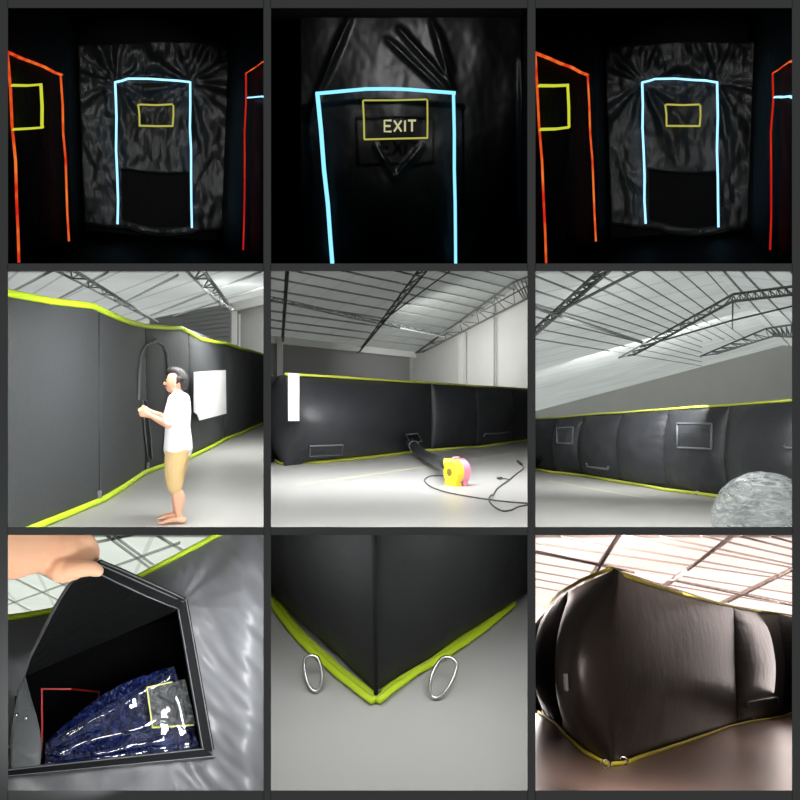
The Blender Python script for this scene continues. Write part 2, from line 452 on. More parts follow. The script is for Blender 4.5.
def truss(bay, label, pl, top, bot, m, r, bays=10, group=None, tie=None, drop=.2):
    """top / bot: pixel polylines of the two chords, top on the roof plane, bottom straight below it"""
    T = [p if isinstance(p, Vector) else bay.on(*p, pl) - pl[1] * drop for p in top]
    B = [p if isinstance(p, Vector) else bay.on(*p, (pl[0] - pl[1] * (drop + .9), pl[1])) for p in bot]
    root = empty('roof_truss', bay, (T[0] + T[-1]) / 2, label, 'roof truss', group)
    put('top_chord', G().tube(T, r, 6), m, bay, parent=root)
    put('bottom_chord', G().tube(B, r, 6), m, bay, parent=root)
    def along(P, t):
        t *= len(P) - 1; i = min(int(t), len(P) - 2); return P[i].lerp(P[i + 1], t - i)
    g = G(); zz = []
    for i in range(bays + 1):
        t = i / bays
        zz.append(along(T, t)); zz.append(along(B, min(1, t + .5 / bays)))
    g.tube(zz, r * .55, 5)
    for i in range(bays + 1): g.tube([along(T, i / bays), along(B, i / bays)], r * .5, 5)
    put('web_lattice', g, m, bay, parent=root)
    if tie:
        put('tie_rod', G().tube([bay.on(*p, (pl[0] - pl[1] * (drop + 1.2), pl[1])) for p in tie], r * .7, 6), m, bay, parent=root)
    return root

class Inflatable:
    def __init__(s, bay, stations, depth, m, label, amp=.12, nu=22, nv=30, mpip=None, wr=.012, pip=.035, top_pow=.62, pow_u=.5, rnd={}):
        s.bay = bay; s.st = []
        for bx, by, ty in stations:
            b = bay.fl(bx, by); t = bay.up(b, ty); s.st.append((b, t))
        base = sum((b for b, t in s.st), V()) / len(s.st)
        s.root = empty('inflatable_maze', bay, base, label, 'inflatable')
        s.m = m; s.amp = amp
        s.nrm = []
        for i in range(len(s.st) - 1):
            a, b = s.st[i][0], s.st[i + 1][0]
            nn = (b - a).cross(V((0, 0, 1))); nn.z = 0; nn.normalize()
            if nn.dot((a + b) / 2) > 0: nn = -nn
            s.nrm.append(nn)
        A = amp if isinstance(amp, (list, tuple)) else [amp] * (len(s.st) - 1)
        def bulge(i, u, v):
            '''outward push of panel i at u, v; stations in rnd are corners the cloth runs round without a crease'''
            bu = max(0, 4 * u * (1 - u)) ** pow_u; bv = max(0, 4 * v * (1 - v)) ** top_pow
            d = s.nrm[i] * (A[i] * bu)
            return d * bv
        s.bulge = bulge; s.fns = {}; s.G = G()
        for k in rnd:
            (b0, t0), (bc, tc), (b1, t1) = s.st[k - 1:k + 2]; sd = random.random() * 40
            out = rnd[k]
            av = (s.nrm[k - 1] + s.nrm[k]).normalized()
            def corner(u, v, b0=b0, bc=bc, b1=b1, t0=t0, tc=tc, t1=t1, av=av, sd=sd):
                a, c, b = b0.lerp(t0, v), bc.lerp(tc, v), b1.lerp(t1, v)
                sharp = a.lerp(c, 2 * u) if u < .5 else c.lerp(b, 2 * u - 1)
                mid = c + av * out; K = mid * 2 - (a + b) / 2
                soft = a * (1 - u) ** 2 + K * 2 * u * (1 - u) + b * u * u
                m = (4 * v * (1 - v)) ** top_pow
                p = sharp.lerp(soft, min(1, m))
                w = wr * (math.exp(-u / .06) + math.exp(-(1 - u) / .06)) * (noise.noise(V((sd, v * 22, u * 3))) + .5 * math.sin(v * 60 + sd)) * min(1, 14 * u, 14 * (1 - u)) * m
                w += wr * .8 * noise.noise(V((u * 9 + sd, v * 6, sd))) * m
                return p + av * w
            s.fns[k - 1] = lambda u, v, f=corner: f(u / 2, v); s.fns[k] = lambda u, v, f=corner: f(.5 + u / 2, v)
            gg = G().grid(lambda a_, c_: corner(a_, .5 - .5 * math.cos(math.pi * c_)), nu * 2, nv); s.G.add(gg.v, gg.f)
            put('side_panel', gg, m, bay, parent=s.root, smooth=True, facing=1)
        skip = [q for k in rnd for q in (k - 1, k)]
        for i in range(len(s.st) - 1):
            if i in skip: continue
            (b0, t0), (b1, t1) = s.st[i], s.st[i + 1]; nn = s.nrm[i]; sd = random.random() * 40
            L = (b1 - b0).length
            def fn(u, v, b0=b0, b1=b1, t0=t0, t1=t1, nn=nn, sd=sd, i=i):
                p = b0.lerp(b1, u).lerp(t0.lerp(t1, u), v)
                bu = max(0, 4 * u * (1 - u)) ** pow_u; bv = max(0, 4 * v * (1 - v)) ** top_pow
                e = math.exp(-u / .07) + math.exp(-(1 - u) / .07)
                e2 = math.exp(-v / .06) + math.exp(-(1 - v) / .06)
                w = wr * e * (noise.noise(V((sd, v * 22, u * 3))) + .5 * math.sin(v * 70 + sd)) * min(1, 12 * u, 12 * (1 - u)) * min(1, 12 * v, 12 * (1 - v)) * 2
                w += wr * e2 * noise.noise(V((sd, u * 24, v * 3))) * 1.5 * min(1, 20 * v, 20 * (1 - v)) * min(1, 20 * u, 20 * (1 - u))
                w += wr * .8 * noise.noise(V((u * 5 + sd, v * 5, sd))) * bu * bv
                return p + bulge(i, u, v) + nn * w
            us = G(); us.grid(lambda i_, j_: fn(.5 - .5 * math.cos(math.pi * i_) if True else i_, .5 - .5 * math.cos(math.pi * j_)), nu, nv)
            s.fns[i] = fn; s.G.add(us.v, us.f)
            put('side_panel', us, m, bay, parent=s.root, smooth=True, facing=1)
        s.bvh = BVHTree.FromPolygons(s.G.v, s.G.f)
        # body behind the panels: back, roof and ends
        back = V((0, 0, 0))
        for nn in s.nrm: back -= nn
        back.z = 0; back = back.normalized() * depth
        g = G()
        bot = [b for b, t in s.st]; top = [t for b, t in s.st]
        bb = [b + back for b in bot]; tb = [t + back for t in top]
        g.poly(top + tb[::-1]); g.poly(bot[::-1] + bb)
        for i in range(len(bot) - 1): g.quad(bb[i], bb[i + 1], tb[i + 1], tb[i])
        g.quad(bot[0], top[0], tb[0], bb[0]); g.quad(bot[-1], bb[-1], tb[-1], top[-1])
        put('inner_body', g, m, bay, parent=s.root)
        s.pip = pip; s.mpip = mpip or M['piping']
        for i in range(1, len(s.st) - 1):
            if i not in rnd: put('seam', G().tube([s.st[i][0] - V((0, 0, 0)), s.st[i][1]], pip * .3, 6), M['seam'], bay, parent=s.root)
    def plane(s, k, off=.0):
        b = s.st[k][0]; return b + s.nrm[k] * off, s.nrm[k]
    def pick(s, px):
        for k in range(len(s.st) - 1):
            xs = [s.bay.proj(q)[0] for e in (s.st[k], s.st[k + 1]) for q in e]
            if px <= max(xs[2], xs[3]): return k
        return len(s.st) - 2
    def on(s, px, py, off=0., k=None):
        '''point of the bulged skin seen at this spot, lifted off it by off'''
        d = s.bay.ray(px, py).normalized(); hit = s.bvh.ray_cast(V((0, 0, 0)), d)[0]
        if hit is None: hit = s.bay.on(px, py, s.plane(s.pick(px) if k is None else k, .05))
        return hit + s.nrm[s.pick(px) if k is None else k] * off
    def bottom_piping(s, pts, r=None):
        r = r or s.pip; Q = []
        for p in [s.bay.fl(*p) for p in pts]:
            best = None
            for i in range(len(s.st) - 1):
                a, b = s.st[i][0], s.st[i + 1][0]; u = min(1, max(0, (p - a).dot(b - a) / (b - a).length_squared))
                dd = (p - a.lerp(b, u)).length
                if best is None or dd < best[0]: best = (dd, i, u)
            _, i, u = best
            q = s.fns[i](u, .035) + s.nrm[i] * (r * .7 + min(.25, max(0, (p - s.st[i][0]).dot(s.nrm[i]))))
            q.z = -s.bay.h + r; Q.append(q)
        put('bottom_piping', G().tube(Q, r, 8), s.mpip, s.bay, parent=s.root, smooth=True)
    def top_piping(s, pts, r=None):
        P = []; r = r or s.pip
        for p in pts:
            k = s.pick(p[0]); q = s.bay.on(*p, s.plane(k, .03)); a, b = s.st[k][0], s.st[k + 1][0]
            u = min(1, max(0, (q - a).dot(b - a) / (b - a).length_squared))
            f = s.fns[k](u, .975); P.append(V((f.x, f.y, q.z)) + s.nrm[k] * r * .6)
        put('top_piping', G().tube(P, r, 8), s.mpip, s.bay, parent=s.root, smooth=True)
    def front(s, pts, k, off):
        '''the same spots on one upright plane just clear of the bulged skin'''
        nn = s.nrm[k]; cx = sum(p[0] for p in pts) / len(pts); cy = sum(p[1] for p in pts) / len(pts); hi = -1e9
        for p in pts:
            for t in (1, .66, .33, 0): hi = max(hi, s.on(cx + (p[0] - cx) * t, cy + (p[1] - cy) * t, 0, k).dot(nn))
        return [s.bay.on(*p, (nn * (hi + off), nn)) for p in pts]
    def patch(s, name, pts, m, off, t, label=None):
        k = s.pick(sum(p[0] for p in pts) / 4); a, b, c, d = pts
        def f(u, v):
            x = (a[0] * (1 - u) + b[0] * u) * (1 - v) + (d[0] * (1 - u) + c[0] * u) * v
            y = (a[1] * (1 - u) + b[1] * u) * (1 - v) + (d[1] * (1 - u) + c[1] * u) * v
            return s.on(x, y, off, k)
        return put(name, G().shell(f, 10, 8, s.nrm[k] * t), m, s.bay, parent=s.root, smooth=False)
    def ribbon(s, name, pts, r, off, m, closed=True, parent=None):
        k = s.pick(pts[0][0]); P = []; n_ = len(pts)
        for i in range(n_ if closed else n_ - 1):
            a, b = pts[i], pts[(i + 1) % n_]
            for j in range(6): P.append(s.on(a[0] + (b[0] - a[0]) * j / 6, a[1] + (b[1] - a[1]) * j / 6, off, k))
        if not closed: P.append(s.on(*pts[-1], off, k))
        return put(name, G().tube(P, r, 6, closed=closed), m, s.bay, parent=parent or s.root)

def ring_of(bay, c, r, t, ax, up, m, parent, name='d_ring', flat_top=True):
    """D shaped ring hanging below c; ax across, up upwards"""
    ax = V(ax).normalized(); up = V(up).normalized(); pts = []
    for i in range(20):
        a = math.pi + math.pi * i / 19
        pts.append(V(c) + ax * math.cos(a) * r + up * math.sin(a) * r * 1.35)
    return put(name, G().tube(pts, t, 8, closed=True), m, bay, parent=parent, smooth=True)

# ================================================================== top row: dark rooms
def strip(bay, name, pts, w, m, parent, jit=.5):
    """glowing tape along 3D points, facing the viewer"""
    g = G(); P = []
    for a, b in zip(pts[:-1], pts[1:]):
        k = max(2, int((b - a).length / .25))
        for i in range(k): P.append(a.lerp(b, i / k))
    P.append(pts[-1])
    W = w
    Q = []
    for i, p in enumerate(P):
        e = V((noise.noise(V((i * .7, p.x, p.z))), 0, noise.noise(V((i * .9, p.z, p.x + 5))))) * w * jit
        Q.append(p + e)
    g.tube(Q, [(W * .5, W * .18)] * len(Q), 6, side=None)
    return put(name, g, m, bay, parent=parent)

def tape_box(bay, Pt, w):
    return G()

def dark_room_with_doors(rect, dx, where):
    bay = Bay(rect, (136 + dx, 130), 1.32)
    X = lambda p: (p[0] + dx, p[1])
    flat(bay, 'floor', (V((0, 0, -1.32)), V((0, 0, 1))), M['dark_wall'])
    flat(bay, 'ceiling', (V((0, 0, 1.75)), V((0, -.02, 1))), M['dark_wall'])
    flat(bay, 'wall_back', (V((0, 10.2, 0)), V((0, 1, 0))), M['dark_wall'])
    # angled side walls carrying the red doors
    pn, pf = bay.at(20 + dx, 200, 6.9), bay.at(66 + dx, 200, 8.2)
    dl = (pf - pn); dl.z = 0; nl = dl.cross(V((0, 0, 1))).normalized()
    pl_l = (pn, nl)
    e0, e1 = pn - dl * 3, pf + dl * .15
    struct('wall_left', G().quad(e0 + V((0, 0, -3)), e1 + V((0, 0, -3)), e1 + V((0, 0, 3)), e0 + V((0, 0, 3))), M['dark_wall'], bay)
    e2 = V((e1.x, 10.2, e1.z)); struct('wall_left', G().quad(e1 + V((0, 0, -3)), e2 + V((0, 0, -3)), e2 + V((0, 0, 3)), e1 + V((0, 0, 3))), M['dark_wall'], bay)
    qf, qn = bay.at(243.5 + dx, 200, 7.7), bay.at(268 + dx, 200, 6.6)
    dr = (qn - qf); dr.z = 0; nr = dr.cross(V((0, 0, 1))).normalized()
    pl_r = (qf, nr)
    f0, f1 = qf - dr * .1, qf + dr * 4
    struct('wall_right', G().quad(f0 + V((0, 0, -3)), f1 + V((0, 0, -3)), f1 + V((0, 0, 3)), f0 + V((0, 0, 3))), M['dark_wall'], bay)
    f2 = V((f0.x, 10.2, f0.z)); struct('wall_right', G().quad(f0 + V((0, 0, -3)), f2 + V((0, 0, -3)), f2 + V((0, 0, 3)), f0 + V((0, 0, 3))), M['dark_wall'], bay)
    inn = lambda pl: (pl[0] + (pl[1] if pl[1].dot(pl[0]) < 0 else -pl[1]) * .06, pl[1])
    L, R_ = inn(pl_l), inn(pl_r)
    # black plastic curtain, Y = 9.6, with a doorway hole in its lower middle
    cv = empty('plastic_curtain', bay, bay.at(154 + dx, 229, 9.6), 'creased black plastic curtain on the back wall of the dark room ' + where, 'curtain', None)
    hole = (128, 170, 181, 250)
    def cf(u, v):
        px = 77.5 + (231 - 77.5) * u
        topy = 44 - 4.5 * u + 1.2 * math.sin(u * 9); boty = 223.5 + 4 * math.sin(math.pi * u) + 5.5 * u
        if .3 < u < .8: boty += 5 * math.sin(math.pi * (u - .3) / .5)
        px += 5.5 * v * (1 - u) * 1.2
        py = topy + (boty - topy) * v
        p = bay.at(px + dx, py, 9.6)
        # pleats fanning out from the door's upper corners
        q = 0
        for cx, s in ((116, -1), (190, 1)):
            ddx, ddy = px - cx, py - 82; r = math.hypot(ddx, ddy) + 1
            a = math.atan2(ddy, ddx * s)
            q += .09 * noise.noise(V((a * 3.2, s * 5, dx))) * math.exp(-r / 60) * min(1, r / 10)
        q += .03 * noise.noise(V((px * .05, py * .03, dx))) + .02 * noise.noise(V((px * .16, py * .09, 3)))
        p.y += q; return p
    g = G(); NU, NV = 64, 76
    a = [cf(i / NU, j / NV) for i in range(NU + 1) for j in range(NV + 1)]
    fs = []
    for i in range(NU):
        for j in range(NV):
            u, v = (i + .5) / NU, (j + .5) / NV
            px = 77.5 + 153.5 * u; py = 42 + 186 * v
            if 119 < px < 188 and 169 < py < 221: continue
            fs.append((i * (NV + 1) + j, (i + 1) * (NV + 1) + j, (i + 1) * (NV + 1) + j + 1, i * (NV + 1) + j + 1))
    g.add(a, fs)
    o = put('sheet', g, M['sheet'], bay, parent=cv, smooth=True, facing=1)
    sol = o.modifiers.new('s', 'SOLIDIFY'); sol.thickness = .004
    hem = [cf(i / 40, 1) for i in range(41)]
    put('hem', G().tube(hem, .006, 6), M['sheet'], bay, parent=cv, smooth=True)
    # outlines of glowing tape
    b = lambda x, y, Y=9.42: bay.at(x + dx, y, Y)
    d = empty('door_outline', bay, b(154, 226), 'pale blue glowing door outline on the curtain ' + where, 'door outline')
    strip(bay, 'tape_strip', [b(115.6, 82), b(116.6, 150), b(118, 224.5)], .034, M['blue'], d)
    strip(bay, 'tape_strip', [b(115.2, 82.5), b(129, 78.8), b(167, 79.6), b(190.6, 82)], .034, M['blue'], d)
    strip(bay, 'tape_strip', [b(190, 81), b(191, 150), b(191.8, 228)], .036, M['blue'], d)
    w = empty('window_outline', bay, b(156, 126), 'small yellow glowing window outline inside the blue door outline ' + where, 'window outline')
    for p, q in (((139, 104.5), (173.3, 104.6)), ((173.3, 104.6), (173.5, 125.5)), ((173.5, 125.7), (139.5, 126)), ((139.5, 126), (139, 104.5))):
        strip(bay, 'tape_strip', [b(*p, 9.4), b(*q, 9.4)], .028, M['yel_glow'], w)
    l = lambda x, y: bay.on(x + dx, y, L)
    d = empty('door_outline', bay, l(40, 255), 'large red glowing door outline around a lime window ' + where, 'door outline')
    strip(bay, 'tape_strip', [l(9.3, 53), l(12.8, 125), l(19.6, 262.5)], .026, M['red'], d, .7)
    strip(bay, 'tape_strip', [l(9.3, 53), l(35, 63), l(62, 76.5)], .028, M['red'], d, .7)
    strip(bay, 'tape_strip', [l(62, 76.5), l(65, 160), l(68.6, 242)], .026, M['deep_red'] if False else M['red'], d, .7)
    L2 = (L[0] + (L[0] - pl_l[0]), L[1])
    l2 = lambda x, y: bay.on(x + dx, y, L2)
    w = empty('window_outline', bay, l2(28, 130), 'lime glowing square window outline inside the large red door outline ' + where, 'window outline')
    for p, q in (((13, 86), (42.3, 85)), ((42, 85), (42.8, 127.5)), ((43, 127.5), (14, 130))):
        strip(bay, 'tape_strip', [l2(*p), l2(*q)], .032, M['lime_glow'], w)
    r = lambda x, y: bay.on(x + dx, y, R_)
    d = empty('door_outline', bay, r(244, 250), 'dim red glowing door outline with blue cross tape ' + where, 'door outline')
    strip(bay, 'tape_strip', [r(245.5, 72), r(245, 160), r(243.3, 250)], .026, M['deep_red'], d, .7)
    strip(bay, 'tape_strip', [r(245.5, 72), r(255, 67), r(267, 60)], .026, M['red'], d, .7)
    d = empty('tape_line', bay, r(255, 97), 'short level blue glowing tape line inside the dim red door outline ' + where, 'tape')
    strip(bay, 'tape_strip', [r(247.3, 96.8), r(256, 97), r(268, 97.4)], .022, M['blue'], d)
    room_spot(bay, (154 + dx, 140), 900, ang=20)
    return bay

def room_spot(bay, aim, power, at=(0.06, 1.2, .16), size=.12, ang=16.5):
    l = bpy.data.lights.new('flash_or_fold_spot', 'SPOT'); l.energy = power; l.spot_size = math.radians(ang); l.spot_blend = .7; l.shadow_soft_size = size
    o = bpy.data.objects.new('flash_or_fold_spot', l); COL.objects.link(o)
    t = bay.at(*aim, 9); p = V(at)
    o.matrix_world = bay.M @ Matrix.Translation(p) @ (t - p).to_track_quat('-Z', 'Y').to_matrix().to_4x4()
    return o

dark_room_with_doors((8, 8, 263.5, 263.5), 0, 'above the barefoot man')
dark_room_with_doors((535.5, 8, 792, 263.5), 527, 'above the clear ball')

def exit_room():
    bay = Bay((271, 8, 527.5, 263.5), (399, 150), 1.5)
    flat(bay, 'floor', (V((0, 0, -1.5)), V((0, 0, 1))), M['dark_wall'])
    flat(bay, 'ceiling', (V((0, 0, 2.1)), V((0, -.02, 1))), M['dark_wall'])
    flat(bay, 'wall_back', (V((0, 8.2, 0)), V((0, 1, 0))), M['dark_wall'])
    struct('wall_right', G().quad(bay.at(523, -80, 6.4), bay.at(523, 360, 6.4), bay.at(560, 360, 4.5), bay.at(560, -80, 4.5)), M['dark_wall'], bay)
    cv = empty('plastic_curtain', bay, bay.at(399, 263, 7), 'black plastic curtain with long shiny folds behind the EXIT door outline', 'curtain')
    def cf(u, v):
        px = 300 + 222 * u; py = 16 + 255 * v
        p = bay.at(px, py, 7.0); q = 0
        # two bundles of folds running from the door's upper corners towards the ceiling
        def ridge(ax, ay, bx, by, w, h):
            ex, ey = bx - ax, by - ay; t = ((px - ax) * ex + (py - ay) * ey) / (ex * ex + ey * ey)
            t = min(1, max(0, t)); dd = math.hypot(px - ax - ex * t, py - ay - ey * t)
            return -h * math.exp(-(dd / w) ** 2) * math.sin(math.pi * (.12 + .76 * t))
        q += ridge(320, 88, 350, 18, 3.5, .07) + ridge(318, 92, 310, 120, 3, .05)
        q += ridge(452, 88, 400, 30, 3.2, .07) + ridge(450, 84, 432, 22, 3, .07) + ridge(440, 88, 388, 40, 3, .05) + ridge(452, 70, 438, 30, 2.5, .05)
        q += ridge(395, 178, 376, 146, 2.6, .05) + ridge(395, 178, 422, 146, 2.6, .05)
        q += ridge(521, 60, 522, 230, 2.5, .06)
        q += .03 * noise.noise(V((px * .03, py * .02, 2))) + .003 * noise.noise(V((px * .15, py * .1, 6)))
        p.y += q; return p
    o = put('sheet', G().grid(cf, 130, 110), M['sheet_dim'], bay, parent=cv, smooth=True, facing=1)
    sol = o.modifiers.new('s', 'SOLIDIFY'); sol.thickness = .004
    b = lambda x, y, Y=6.75: bay.at(x, y, Y)
    d = empty('door_outline', bay, b(395, 262), 'wide ice blue glowing door outline around the EXIT lettering', 'door outline')
    strip(bay, 'tape_strip', [b(318.3, 93), b(324.5, 170), b(332.8, 268)], .048, M['ice'], d, .25)
    strip(bay, 'tape_strip', [b(316.5, 94), b(349, 90.3), b(382, 88.8), b(410, 89.5), b(455, 93.8)], .044, M['ice'], d, .25)
    strip(bay, 'tape_strip', [b(453.4, 93), b(455, 170), b(456, 268)], .042, M['ice'], d, .25)
    w = empty('window_outline', bay, b(396, 139, 6.7), 'yellow glowing window outline framing the EXIT lettering', 'window outline')
    for p, q in (((363.4, 100.5), (427.3, 99.5)), ((427.3, 99.5), (427.8, 137.5)), ((428, 137.8), (364.5, 139.5)), ((364.5, 139.5), (363.4, 100.5))):
        strip(bay, 'tape_strip', [b(*p, 6.7), b(*q, 6.7)], .021, M['yel_glow'], w, .3)
    s = empty('exit_lettering', bay, b(399, 133, 6.71), 'pale glowing EXIT lettering inside the yellow window outline', 'sign')
    y0, y1 = 120.5, 131.5
    for lines in ([[(391.5, y0), (384.5, y0), (384.5, y1), (391.5, y1)], [(384.5, 126), (390.5, 126)]],
                  [[(394, y0), (401.5, y1)], [(401.5, y0), (394, y1)]],
                  [[(405, y0), (405, y1)]],
                  [[(408, y0), (416, y0)], [(412, y0), (412, y1)]]):
        g = G()
        for ln in lines: g.tube([b(*p, 6.71) for p in ln], .009, 6)
        put('letter', g, M['pale_glow'], bay, parent=s)
    room_spot(bay, (399, 95), 50, at=bay.at(399, 13, 5.6), size=.05, ang=95)  # unseen spot added high in the room to rake across the folds
exit_room()

# ================================================================== barefoot man at the inflatable's zip door
def scene_man():
    bay = Bay((8, 271, 263.5, 527), (135, 375), 1.65)
    BAYS['man'] = bay
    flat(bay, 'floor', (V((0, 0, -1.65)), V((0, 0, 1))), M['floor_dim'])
    pa, pb, pc = bay.at(158, 321, 45), bay.at(264, 296, 30.8), bay.at(8, 271, 27)
    pl = plane3(pa, pb, pc)
    dn = (pb - pa).normalized()
    roof = flat(bay, 'ceiling', pl, roof_mat('pale_roof_sheet', (.78, .82, .80), .72, dn.cross(pl[1]).normalized(), 1.4))
    glow_over(bay, pl, .12, 1.05)
    purlins(bay, roof, pl, [((-8, 300), (62, 262)), ((30, 312), (110, 268)), ((90, 318), (178, 272)), ((130, 322), (262, 268)), ((150, 322), (290, 276))], .05, M['truss_light'])
    truss(bay, 'grey roof truss running down to the white beam over the barefoot man', pl, [(52, 262), (157, 319)], [(60, 262), (158, 322)], M['truss_light'], .05, 9)
    truss(bay, 'grey roof truss ending at the top of the white column', pl, [(184, 262), (228, 308)], [(197, 262), (232, 309)], M['truss_light'], .05, 6)
    # white eave beam, column, far walls
    bd = (pb - pa)
    b0, b1 = pa - bd * .05, pb + bd * .3
    g = G().bar(b0 + V((0, 0, -.15)), b1 + V((0, 0, -.15)), .3, .5)
    struct('trim_eave', g, M['white'], bay)
    cb = bay.at(233.5, 312, 34); c0 = V((cb.x, cb.y, -1.65)); c1 = V((cb.x, cb.y, cb.z + .1))
    struct('column', G().bar(c0, c1, .34, .3, (0, 1, 0)), M['white'], bay)
    c0 = bay.at(239.5, 314, 34); struct('column', G().bar(V((c0.x, c0.y, -1.65)), c0, .1, .1, (0, 1, 0)), M['white'], bay)
    dn2 = V((bd.x, bd.y, 0)).normalized(); back = V((-dn2.y, dn2.x, 0));
    if back.y < 0: back = -back
    s0, s1 = b0 + back * .3 - bd, b1 + back * .3
    for z0, z1 in ((3.6, -1.65),):
        struct('wall_back', G().quad(V((s0.x, s0.y, -1.65)), V((s1.x, s1.y, -1.65)), V((s1.x, s1.y, s1.z)), V((s0.x, s0.y, s0.z))), M['wall'], bay)
    g = G(); t0, t1 = bay.at(150, 320, 44), bay.at(231, 320, 33.6)
    for i in range(14):
        z = 3.3 - .22 * i
        a = V((t0.x, t0.y, z)) + back * .0; b = V((t1.x, t1.y, z))
        g.bar(a, b, .06, .2)
    struct('wall_slats', g, M['wall_dark'], bay)
    # the inflatable
    st = [(-14, 549, 290), (99, 503, 306), (145, 473, 326), (188, 458.5, 329), (224, 440.5, 343), (251, 429, 351), (284, 414, 358)]
    I = Inflatable(bay, st, 3.0, M['pvc_flat'], 'long black inflatable wall with lime edges and a zip door the man opens', amp=[.05, .1, .1, .16, .2, .2], mpip=M['piping'], pip=.034, wr=.014)
    I.bottom_piping([(20, 534), (36.6, 526), (66.5, 513.7), (99.7, 502), (116, 489), (138, 475), (150, 469.5), (163, 467), (176, 463), (188, 459), (199.5, 451.5), (210, 446), (223, 440.6), (236, 433.5), (251, 429), (268, 420)], .04)
    I.top_piping([(0, 291.5), (8, 293), (50, 301), (93, 306), (113, 316), (130, 322.5), (145, 326), (163, 327.5), (181, 328), (199.5, 339), (213, 342), (226, 343), (238, 348), (252, 351), (268, 356)], .04)
    for x, y in ((148, 472), (221, 441), (100, 503)):
        p = bay.fl(x, y); d = (I.st[2][0] - I.st[1][0]).normalized()
        put('anchor_strap', G().bar(p + V((0, -.06, .17)), p + V((0, -.06, .01)), .05, .012, (0, 1, 0)), M['outline'], bay, parent=I.root)
    # round topped zip door
    arch = [(137.5, 400), (138, 375), (140, 354), (144, 346), (150, 342.5), (156, 342.5), (162, 345), (166, 352), (168, 375), (167, 415), (163, 452)]
    zip_ = I.ribbon('door_zip', arch, .022, .02, M['outline'], closed=False)
    sl = [(141.3, 400), (144.5, 400), (147, 418), (149.5, 440), (150.8, 459), (148.5, 461), (146, 455), (143.5, 432)]
    P = [I.on(x, y, off=.015, k=2) for x, y in sl]
    o = put('door_slit', G().hexa(P, [p + I.nrm[2] * .012 for p in P]), M['seam'], bay, parent=I.root)
    put('slit_edge', G().tube([p + I.nrm[2] * .01 for p in P], .013, 6, closed=True), M['outline'], bay, parent=I.root)
    put('zip_pull', G().bar(I.on(150, 342, .04), I.on(153.5, 339, .04), .05, .02), M['outline'], bay, parent=I.root)
    # hanging white sheet
    q = [(193.5, 372), (225.5, 370), (226, 413.5), (199, 420.5), (197, 414.5), (193.5, 412)]
    P = I.front(q, 3, .02)
    put('paper_sheet', G().hexa(P, [p + I.nrm[3] * .01 for p in P]), M['paper'], bay, label='blank white sheet hanging on the inflatable behind the man', cat='paper')
    man(bay)
    # fill lamps for this bay are added near the end
    return I

